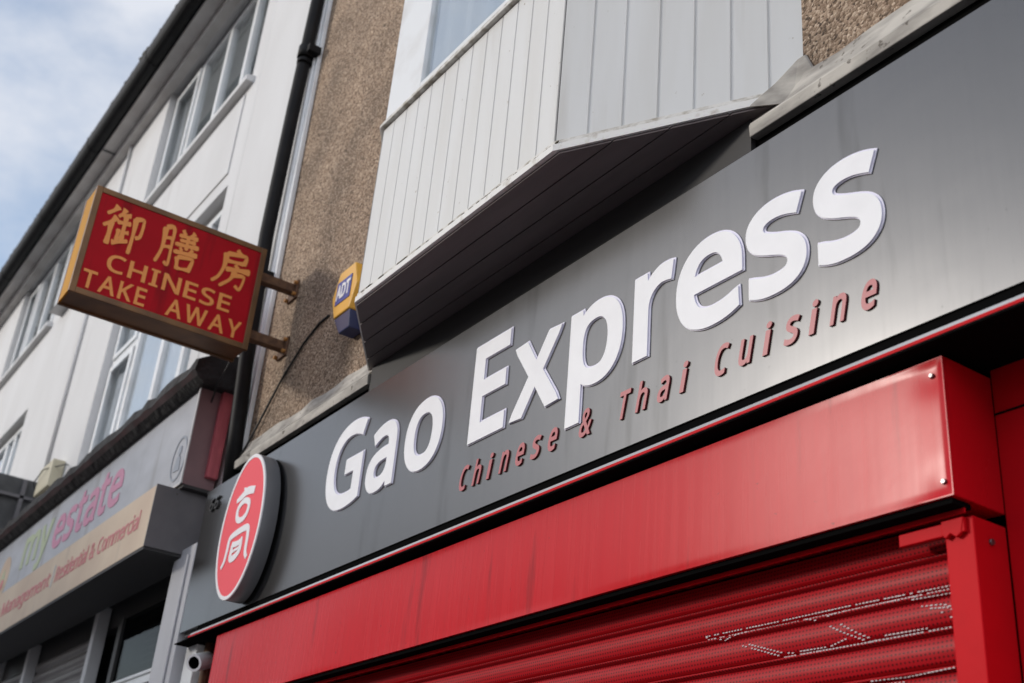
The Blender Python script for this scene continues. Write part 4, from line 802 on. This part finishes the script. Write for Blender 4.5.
BRUSH = [
 # each stroke: points in a unit square, then start and end width
 (-1.130, -0.893, 5.012, 5.283, [([(.29, .97), (.20, .84), (.06, .72)], .12, .05), ([(.31, .71), (.20, .56), (.03, .42)], .12, .05), ([(.20, .57), (.21, .3), (.20, .01)], .11, .09),
   ([(.47, .96), (.42, .84), (.34, .73)], .10, .05), ([(.40, .80), (.63, .84)], .07, .09), ([(.34, .60), (.67, .65)], .07, .09), ([(.52, .82), (.52, .19)], .09, .09), ([(.53, .40), (.66, .43)], .07, .08),
   ([(.41, .45), (.41, .17)], .08, .08), ([(.31, .09), (.48, .15), (.68, .24)], .09, .06), ([(.74, .80), (.90, .85), (.96, .80), (.94, .45), (.83, .37)], .08, .06), ([(.76, .83), (.77, .4), (.75, -.05)], .10, .06)]),
 (-0.800, -0.556, 5.010, 5.283, [([(.11, .91), (.12, .4), (.02, .02)], .10, .05), ([(.12, .91), (.31, .94), (.33, .5), (.33, .06), (.23, .10)], .08, .05), ([(.13, .66), (.30, .69)], .07, .07), ([(.13, .44), (.30, .47)], .07, .07),
   ([(.53, .99), (.60, .88)], .06, .09), ([(.83, 1.0), (.74, .88)], .09, .05), ([(.46, .83), (.93, .88)], .07, .08), ([(.50, .72), (.89, .77)], .06, .08), ([(.40, .60), (.99, .67)], .07, .09), ([(.69, .87), (.69, .52)], .08, .07),
   ([(.54, .56), (.59, .48)], .05, .08), ([(.85, .59), (.79, .49)], .08, .05), ([(.40, .41), (.99, .48)], .07, .10), ([(.52, .31), (.56, .01)], .09, .07), ([(.52, .31), (.84, .36), (.90, .31), (.84, .03)], .07, .07), ([(.55, .04), (.84, .08)], .06, .07)]),
 (-0.452, -0.218, 5.018, 5.285, [([(.55, 1.0), (.64, .89)], .07, .12), ([(.28, .83), (.28, .5), (.18, .2), (.02, .03)], .11, .05), ([(.29, .82), (.74, .89), (.82, .85), (.78, .66)], .08, .08), ([(.30, .64), (.79, .69)], .07, .08),
   ([(.56, .61), (.64, .52)], .07, .11), ([(.33, .43), (.64, .49), (.98, .53)], .08, .11), ([(.57, .46), (.50, .22), (.24, -.03)], .11, .05), ([(.54, .33), (.80, .38), (.85, .32), (.78, .04), (.64, .10)], .08, .05)]),
]
for y0, y1, z0, z1, strokes in BRUSH:
    mb = MB(); sw, sh = y1 - y0, z1 - z0
    for si, (P, w0, w1) in enumerate(strokes):
        P = [Vector(p) for p in P]; Q = []
        for i in range(len(P) - 1):
            a, b, c, d = P[max(i - 1, 0)], P[i], P[i + 1], P[min(i + 2, len(P) - 1)]
            for k in range(7):
                t = k / 7; Q.append(0.5 * ((2 * b) + (c - a) * t + (2 * a - 5 * b + 4 * c - d) * t * t + (3 * b - a - 3 * c + d) * t ** 3))
        Q.append(P[-1]); m_ = len(Q); front = SX + 0.0035 + si * 0.00015
        lf, rt = [], []
        for i, q in enumerate(Q):
            dd = (Q[min(i + 1, m_ - 1)] - Q[max(i - 1, 0)]).normalized(); nn = Vector((-dd.y, dd.x)); t = i / (m_ - 1)
            w = (w0 + (w1 - w0) * t) * (1.0 + 0.22 * math.cos(2 * math.pi * t)) * (0.55 if i in (0, m_ - 1) else 1) * 1.28
            lf.append(q + nn * w / 2); rt.append(q - nn * w / 2)
        out = lf + rt[::-1]
        mb_f = [(front, y0 + p.x * sw, z0 + p.y * sh) for p in out]; n_ = len(lf)
        fl = [mb.bm.verts.new(p) for p in mb_f]; bk = [mb.bm.verts.new((SX + 0.0012, p[1], p[2])) for p in mb_f]
        for i in range(n_ - 1): mb._face([fl[i], fl[i + 1], fl[2 * n_ - 2 - i], fl[2 * n_ - 1 - i]], 0)
        for i in range(2 * n_): mb._face([fl[i], bk[i], bk[(i + 1) % (2 * n_)], fl[(i + 1) % (2 * n_)]], 0)
    mb.build('character', 'sign_gold', ps)
for p in run('CHINESE', -1.045, -0.305, 4.861, 0.104, 0.015, 0.05): along('letter', [p], 0.015)
for p in run('TAKE  AWAY', -1.155, -0.212, 4.716, 0.106, 0.015, 0.05): along('letter', [p], 0.015)
for z in (5.215, 4.815):
    bo_ = MB().box(-6.455, -6.395, -0.148, 0.112, z - 0.03, z + 0.03).build('bracket', 'rust', ps, bevel=0.004)
    MB().box(-6.49, -6.36, 0.104, 0.119, z - 0.075, z + 0.055).build('wall_plate', 'rust', bo_, bevel=0.004)
    b2 = MB()
    for dx, dz in ((0.055, 0.03), (0.055, -0.05), (-0.06, -0.055)): b2.tube([(-6.425 + dx, 0.085, z + dz), (-6.425 + dx, 0.106, z + dz)], 0.013, 8)
    b2.build('bolt', 'rust_bolt', bo_)

# ================================================================== alarm box
ab = thing('alarm_box', 'yellow and blue burglar alarm box on the pebbledash beside the white bay', 'alarm box', (-5.37, 0.12, 4.6))
MB().yprism([(-5.475, 4.885), (-5.295, 4.885), (-5.24, 4.74), (-5.295, 4.60), (-5.475, 4.60), (-5.535, 4.74)], 0.005, 0.085).build('cover', 'alarm_yellow', ab, bevel=0.008)
MB().hull([(-5.478, 0.012, 4.598), (-5.292, 0.012, 4.598), (-5.292, 0.117, 4.598), (-5.478, 0.117, 4.598)], [(-5.43, 0.03, 4.50), (-5.31, 0.03, 4.50), (-5.31, 0.117, 4.50), (-5.43, 0.117, 4.50)]).build('base', 'alarm_blue', ab, bevel=0.006)
MB().yprism([(-5.48, 4.88), (-5.29, 4.88), (-5.24, 4.74), (-5.29, 4.60), (-5.48, 4.60), (-5.54, 4.74)], 0.086, 0.118).build('back_plate', 'alarm_blue', ab)
MB().box(-5.475, -5.305, 0.001, 0.0045, 4.675, 4.815).build('label', 'logo_blue', ab)
word('ADT', -5.465, -5.315, 4.705, 0.082, 0.001, 'white_flat', ab, bold=0.03)

# ================================================================== main fascia sign
ms_ = thing('shop_sign', 'long grey metallic fascia sign with large white raised letters above the red shutter', 'sign', (-3.0, 0.04, 3.1))
XL = -6.93
MB().box(XL, 1.4, 0.0, 0.028, 3.108, 3.970).build('panel', 'fascia', ms_, bevel=0.0015)
MB().box(XL + 0.01, 1.4, 0.029, 0.060, 3.09, 3.955).build('rear_frame', 'fascia_edge', ms_)
MB().box(-6.66, 1.4, 0.006, 0.028, 3.036, 3.107).build('shadow_gap', 'void', ms_)
MB().xprism([(0.0055, 3.062), (-0.026, 3.062), (-0.0345, 3.0455), (-0.0345, 3.036), (0.0055, 3.036)], -6.655, 1.4).build('trim', 'alu', ms_, bevel=0.002)
MB().box(-6.66, 1.4, -0.0375, -0.0345, 3.0360, 3.0450).build('red_trim', 'red_paint', ms_)
MB().box(-6.88, 1.4, -0.033, 0.30, 3.0300, 3.0355).box(-6.3, -1.70, 0.045, 0.06, 3.010, 3.0295).build('underside', 'void', ms_)  # black plates standing in for the shade below the fascia
LET = [('G', -5.172, -4.797), ('a', -4.745, -4.478), ('o', -4.404, -4.083), ('E', -3.873, -3.612), ('x', -3.578, -3.262), ('p', -3.216, -2.902), ('r', -2.853, -2.646), ('e', -2.637, -2.325), ('s', -2.307, -2.060), ('s', -2.031, -1.788)]
BO = 0.021; SY = 0.43 / (0.573 + 2 * BO)
for ch, x0, x1 in LET:
    q = 1.0046; sy = SY * (1.0 if ch in 'GE' else 0.968)
    RM = 0.0075; shr = -0.05 if ch == 's' else 0.0
    syr = sy * (0.573 + 2 * BO) / (0.573 + 2 * BO + 2 * RM)
    rim = place_letters('letter', [fit(ch, x0 * q - 0.001, x1 * q, 3.402 - 0.003 + (BO + RM) * sy, sy, BO + RM, shear=shr)], 'street', (0, -0.0005, 0), ['letter_side', 'letter_side'], ms_, bold=BO + RM, depth=0.004, res=10)
    place_letters('letter_face', [fit(ch, x0 * q + 0.003, x1 * q - 0.006, 3.402 + BO * sy, sy, BO, shear=shr)], 'street', (0, -0.0044, 0), ['letter_face', 'letter_side'], rim, bold=BO, depth=0.005, res=10)
STRAP = [('C', -3.929), ('h', -3.828), ('i', -3.727), ('n', -3.641), ('e', -3.537), ('s', -3.436), ('e', -3.333), ('&', -3.148), ('T', -2.940), ('h', -2.841), ('a', -2.735), ('i', -2.626), ('C', -2.473), ('u', -2.367), ('i', -2.265), ('s', -2.181), ('i', -2.086), ('n', -2.008), ('e', -1.902)]
B2 = 0.018
for ch, x in STRAP:
    cap = 0.100; sy = cap / (0.573 + 2 * B2); w = {'i': 0.021, '&': 0.066, 'T': 0.055, 'C': 0.052}.get(ch, 0.050)
    if ch in 'neasu': sy *= 1.10
    place_letters('letter', [fit(ch, x, x + w, 3.213 + B2 * sy, sy, B2, shear=0.22)], 'street', (0, -0.0005, 0), ['letter_red', 'letter_red_side'], ms_, bold=B2, depth=0.006, res=6)
for x0 in (-6.815, -6.74):
    place_letters('digit', [fit('6', x0, x0 + 0.055, 3.812, 0.078 / 0.6, 0.004, shear=0.12)], 'street', (0, -0.0005, 0), ['digit', 'digit'], ms_, bold=0.004, depth=0.012, res=6)

# ================================================================== oval sign
ov = thing('oval_sign', 'coral red oval sign with a white symbol standing off the grey fascia', 'sign', (-6.0, 0.0, 3.52))
OX, OZ, OA, OB, OY = -5.999, 3.523, 0.276, 0.4005, -0.10
n = 72
bd = MB(); bd.yprism(ell(OX, OZ, OA, OB, n), OY + 0.004, OY + 0.088)
for f in bd.bm.faces:
    if len(f.verts) == 4: f.smooth = True
bd.build('rim_body', 'disc_body', ov, bevel=0.003)
MB().yprism(ell(OX, OZ, OA - 0.02, OB - 0.02, n), OY - 0.001, OY + 0.0038).build('sign_face', 'disc_red', ov)
band(MB(), OX, OZ, OA, OB, 0.0195, OY - 0.003, OY + 0.0038, n=n).build('border', 'white_flat', ov)
for dx, dz in ((0, 0.25), (0, -0.25)): MB().tube([(OX + dx, OY + 0.087, OZ + dz), (OX + dx, -0.001, OZ + dz)], 0.02, 12).build('stand_off', 'steel', ov)
def stroke(mb, pts, w, y0=OY - 0.004, y1=OY - 0.0012, sub=8, closed=False):
    """a flat round-cornered stroke following a smooth path; w may vary along it"""
    P = [Vector((OX + x, OZ + z)) for x, z in pts]; W = w if isinstance(w, list) else [w] * len(P)
    Q = []; n_ = len(P); rng = range(n_ if closed else n_ - 1)
    for i in rng:
        a, b, c, d = (P[(i - 1) % n_], P[i], P[(i + 1) % n_], P[(i + 2) % n_]) if closed else (P[max(i - 1, 0)], P[i], P[i + 1], P[min(i + 2, n_ - 1)])
        for k in range(sub):
            t = k / sub; q = 0.5 * ((2 * b) + (c - a) * t + (2 * a - 5 * b + 4 * c - d) * t * t + (3 * b - a - 3 * c + d) * t ** 3)
            Q.append((q, W[i] + (W[(i + 1) % n_] - W[i]) * t))
    if not closed: Q.append((P[-1], W[-1]))
    m_ = len(Q); Lf, Rt = [], []
    for i in range(m_):
        pv = Q[(i - 1) % m_][0] if closed or i else Q[i][0]; nx_ = Q[(i + 1) % m_][0] if closed or i < m_ - 1 else Q[i][0]
        d = (nx_ - pv).normalized(); nn = Vector((-d.y, d.x)); Lf.append(Q[i][0] + nn * Q[i][1] / 2); Rt.append(Q[i][0] - nn * Q[i][1] / 2)
    vs = {}
    for y in (y0, y1):
        vs[y] = ([mb.bm.verts.new((p.x, y, p.y)) for p in Lf], [mb.bm.verts.new((p.x, y, p.y)) for p in Rt])
    for i in range(m_ if closed else m_ - 1):
        j = (i + 1) % m_
        for y in (y0, y1): mb._face([vs[y][0][i], vs[y][0][j], vs[y][1][j], vs[y][1][i]], 0)
        for s_ in (0, 1): mb._face([vs[y0][s_][i], vs[y0][s_][j], vs[y1][s_][j], vs[y1][s_][i]], 0)
    if not closed:
        for e in (0, -1): mb._face([vs[y0][0][e], vs[y1][0][e], vs[y1][1][e], vs[y0][1][e]], 0)
    return mb
sy = MB()
stroke(sy, [(-0.115, 0.160), (-0.05, 0.172), (0.02, 0.188), (0.118, 0.172)], [0.022, 0.040, 0.048, 0.042]); stroke(sy, [(-0.035, 0.215), (0.03, 0.188)], [0.010, 0.034], y0=OY - 0.0045)
stroke(sy, [(0.0, 0.138), (0.062, 0.118), (0.076, 0.085), (0.055, 0.045), (0.0, 0.030), (-0.055, 0.045), (-0.076, 0.085), (-0.062, 0.118)], 0.034, closed=True)
stroke(sy, [(-0.165, -0.205), (-0.135, -0.17), (-0.122, -0.11), (-0.118, -0.065), (-0.095, -0.045), (-0.02, -0.035), (0.09, -0.032), (0.125, -0.045), (0.138, -0.09), (0.140, -0.15), (0.150, -0.185), (0.175, -0.21)], [0.022, 0.028, 0.032, 0.034, 0.036, 0.038, 0.038, 0.036, 0.034, 0.032, 0.030, 0.022])
stroke(sy, [(-0.055, -0.098), (-0.056, -0.17), (0.0, -0.175), (0.052, -0.150), (0.058, -0.105), (0.060, -0.075)], [0.034, 0.036, 0.040, 0.038, 0.034, 0.014])
stroke(sy, [(-0.065, -0.095), (0.0, -0.102), (0.06, -0.098)], 0.032, y0=OY - 0.0045); stroke(sy, [(-0.045, -0.138), (0.04, -0.132)], 0.016, y0=OY - 0.0047)
sy.build('symbol', 'white_flat', ov)

# ================================================================== red shutter below
rs = thing('roller_shutter', 'glossy red shutter box and perforated red slats below the grey fascia', 'shutter', (-4.0, 0.2, 0))
XR = -1.672
hs = MB().box(-6.335, XR, 0.0108, 0.200, 3.0045, 3.0075).box(-6.335, XR, 0.0108, 0.200, 2.645, 2.648).box(XR - 0.003, XR, 0.0108, 0.200, 2.6483, 3.0042)
hs.box(-6.335, -6.332, 0.0108, 0.200, 2.6483, 3.0042).box(-6.3315, XR - 0.0035, 0.19, 0.199, 2.6483, 3.0042)
SCREWS = ((-1.708, 2.965), (-1.698, 2.684))
def sheet_y(x, z):
    y = 0.0105 + 0.0016 * math.sin(x * 2.9 + 0.6 + z * 2.0) + 0.0010 * math.sin(x * 5.3 + 1.1 - z * 5.0) + 0.0006 * math.sin(z * 13 + x * 1.7)
    for sx_, sz_ in SCREWS: y += 0.0030 * math.exp(-((x - sx_) ** 2 + (z - sz_) ** 2) / 0.045 ** 2) + 0.002 * math.exp(-((x - sx_) ** 2 + ((z - sz_) * 0.6) ** 2) / 0.11 ** 2)
    e = min(x + 6.335, XR - x, z - 2.645, 3.0075 - z)
    k = min(1, max(0, e) / 0.02); k = k * k * (3 - 2 * k)
    return 0.0105 + (y - 0.0105) * (0.35 + 0.65 * k) - 0.0006
gx_ = sorted({-6.335 + i * (XR + 6.335) / 260 for i in range(261)} | {XR - v for v in (0.004, 0.009, 0.013, 0.022, 0.03, 0.04, 0.05, 0.06, 0.075)})
gz_ = [2.645 + i * 0.3625 / 40 for i in range(41)]
gv = [[hs.bm.verts.new((x, sheet_y(x, z), z)) for z in gz_] for x in gx_]
for i in range(len(gx_) - 1):
    for j in range(len(gz_) - 1): hs._face([gv[i][j], gv[i + 1][j], gv[i + 1][j + 1], gv[i][j + 1]], 0, True)
hs_o = hs.build('housing', 'red_gloss', rs)
MB().box(-6.32, XR - 0.012, 0.020, 0.088, 2.630, 2.643).box(-6.30, XR - 0.09, 0.150, 0.190, 2.625, 2.643).build('bottom_shade', 'void', rs)  # black strips painting the shade inside the shutter box's underside
MB().box(-6.32, XR - 0.010, 0.060, 0.066, 2.616, 2.629).build('bottom_lip', 'red_paint', rs, bevel=0.002)
for x, z in SCREWS:
    MB().tube([(x, 0.0175, z), (x, 0.0085, z)], [0.008, 0.005], 12).build('screw', 'steel', hs_o)
PITCH, ZC, YC = 0.0902, 2.633, 0.134
def slat_y(t):
    """one slat: long gently bowed face, then the narrow rolled hinge"""
    if t < 0.74: return YC + 0.004 - 0.010 * math.sin(math.pi * (0.12 + 0.80 * t / 0.74))
    if t < 0.79: return YC + 0.014
    return YC + 0.010 - 0.024 * math.sin(math.pi * (t - 0.79) / 0.21)
TS = [0, .05, .1, .18, .28, .38, .48, .58, .66, .72, .74, .765, .79, .81, .84, .87, .90, .93, .96, .985, 1.0]
cur = MB(); pts = [(slat_y(t), ZC - k * PITCH - t * PITCH) for k in range(28) for t in TS[:-1]]
cur.strip([(-6.24, y, z) for y, z in pts], [(-1.754, y, z) for y, z in pts], 0, True)
K = 0.9747
MARKS = [[(-2.715, 2.502), (-2.63, 2.480)], [(-2.715, 2.503), (-2.436, 2.502), (-2.175, 2.503), (-1.821, 2.500)], [(-2.70, 2.490), (-2.436, 2.494), (-1.821, 2.488)],
         [(-2.63, 2.478), (-2.492, 2.494)], [(-2.341, 2.498), (-2.264, 2.479)], [(-2.226, 2.483), (-2.103, 2.496), (-1.98, 2.486)], [(-2.0, 2.503), (-1.93, 2.484)], [(-1.95, 2.481), (-1.83, 2.479)],
         [(-2.557, 2.454), (-2.47, 2.425), (-2.391, 2.398), (-2.20, 2.394), (-1.821, 2.394)], [(-2.53, 2.454), (-2.40, 2.412), (-2.33, 2.402)], [(-2.34, 2.408), (-2.23, 2.406), (-2.168, 2.418)],
         [(-2.227, 2.460), (-2.18, 2.435), (-2.10, 2.40)], [(-2.19, 2.460), (-2.13, 2.425), (-2.07, 2.396)], [(-2.086, 2.391), (-2.05, 2.408), (-1.887, 2.406)], [(-1.93, 2.462), (-1.86, 2.456), (-1.823, 2.44)], [(-1.9, 2.452), (-1.84, 2.445), (-1.823, 2.425)],
         [(-1.87, 2.44), (-1.823, 2.41)], [(-2.092, 2.296), (-1.981, 2.294), (-1.82, 2.298)], [(-2.09, 2.286), (-1.99, 2.284)]]
rnd = random.Random(21)
for ln in MARKS:      # broken pale dashes along the slats
    for (xa, za), (xb, zb) in zip(ln, ln[1:]):
        nseg = max(1, int(math.hypot(xb - xa, zb - za) * K / 0.0115))
        for k in range(nseg):
            if rnd.random() < 0.06: continue
            t = (k + 0.5) / nseg; x = (xa + (xb - xa) * t) * K; z = 1.6 + (za + (zb - za) * t - 1.6) * K
            y = slat_y(((ZC - z) / PITCH) % 1) - 0.0012; hw = rnd.uniform(0.0028, 0.0046)
            cur.box(x - hw, x + hw, y - 0.0009, y, z - 0.0014, z + 0.0014, 1)
cur.build('slat_curtain', ['red_slat', 'pale_mark'], rs)
MB().box(-1.755, XR - 0.002, 0.078, 0.202, 0.0, 2.613).build('guide_rail', 'red_paint', rs, bevel=0.003)
MB().box(-6.335, -6.235, 0.078, 0.202, 0.0, 2.613).build('guide_rail', 'red_paint', rs, bevel=0.003)
MB().box(-1.881, -1.691, 0.066, 0.0775, 2.574, 2.605).yprism([(-1.754, 2.579), (-1.745, 2.566), (-1.73, 2.576), (-1.715, 2.564), (-1.70, 2.572), (-1.691, 2.610), (-1.754, 2.610)], 0.064, 0.0774).build('guide_bracket', 'red_paint', rs, bevel=0.002)
MB().tube([(-1.675, 0.137, 2.56), (-1.667, 0.137, 2.56)], 0.008, 8).build('screw', 'steel', rs)
sf = MB().box(XR + 0.001, -0.88, 0.2035, 0.235, 0.0, 3.046).build('shop_front', 'red_paint', tb)
MB().box(XR + 0.002, -0.9, 0.2005, 0.2034, 2.905, 2.910).build('panel_joint', 'void', sf)
pp_ = thing('waste_pipe', 'short white pipe with a dark open end left of the red shutter box', 'pipe', (-6.6, 0.05, 2.9))
d_ = Vector((0.55, -0.75, -0.32)).normalized(); e_ = Vector((-6.575, -0.005, 2.893))
pm = MB(); rad = [(0.0, 0.058), (0.0, 0.046)]
ringo = []
pm.tube([e_ - d_ * 0.13, e_], 0.048, 24, 0, caps=False); pm.tube([e_ - d_ * 0.12, e_], 0.034, 24, 1, caps=False); pm.tube([e_ - d_ * 0.11, e_ - d_ * 0.10], 0.0335, 24, 1)
o1 = MB(); 
a_ = d_.cross(Vector((0, 0, 1))).normalized(); b_ = d_.cross(a_)
for k in range(24):
    t0, t1 = 2 * math.pi * k / 24, 2 * math.pi * (k + 1) / 24
    c0, c1 = a_ * math.cos(t0) + b_ * math.sin(t0), a_ * math.cos(t1) + b_ * math.sin(t1)
    pm.strip([e_ + c0 * 0.048, e_ + c1 * 0.048], [e_ + c0 * 0.034, e_ + c1 * 0.034], 0)
pm.build('pipe', ['upvc', 'void'], pp_)
MB().tube([(-6.655, 0.095, 2.6), (-6.655, 0.095, 3.03)], 0.026, 12).tube([e_ - d_ * 0.125, (-6.655, 0.095, 2.95)], 0.03, 10).build('bracket', 'rust', pp_)

# ================================================================== terrace across the street (seen only as reflections)
def terrace(x0, x1, h, m, label, nwin):
    t = thing('terrace_building', label, 'building', ((x0 + x1) / 2, -15.5, 0))
    MB().box(x0, x1, -24, -15.5, 0, h).build('wall', m, t)
    MB().xprism([(-15.1, h), (-19.7, h + 3.0), (-24.4, h)], x0 - 0.1, x1 + 0.1).build('roof', 'roof_tile', t)
    for k in range(nwin):
        xc = x0 + (x1 - x0) * (k + 0.5) / nwin
        for z in (4.2, 7.0):
            if z + 1.6 > h: continue
            f = MB().box(xc - 0.6, xc + 0.6, -15.5, -15.42, z, z + 1.5).build('window', 'upvc', t)
            MB().box(xc - 0.5, xc + 0.5, -15.42, -15.41, z + 0.1, z + 1.4).build('pane', 'room', f)
terrace(-62, -37, 10.0, 'brick', 'brown brick terrace across the street at its far end', 8)
terrace(-30, -21.5, 9.6, 'brick_buff', 'tall buff brick building across the street', 5)
terrace(-15.5, -1, 5.2, 'brick', 'low brown brick building across the street', 6)
terrace(3, 30, 8.8, 'brick_buff', 'long buff brick terrace across the street behind the camera', 9)
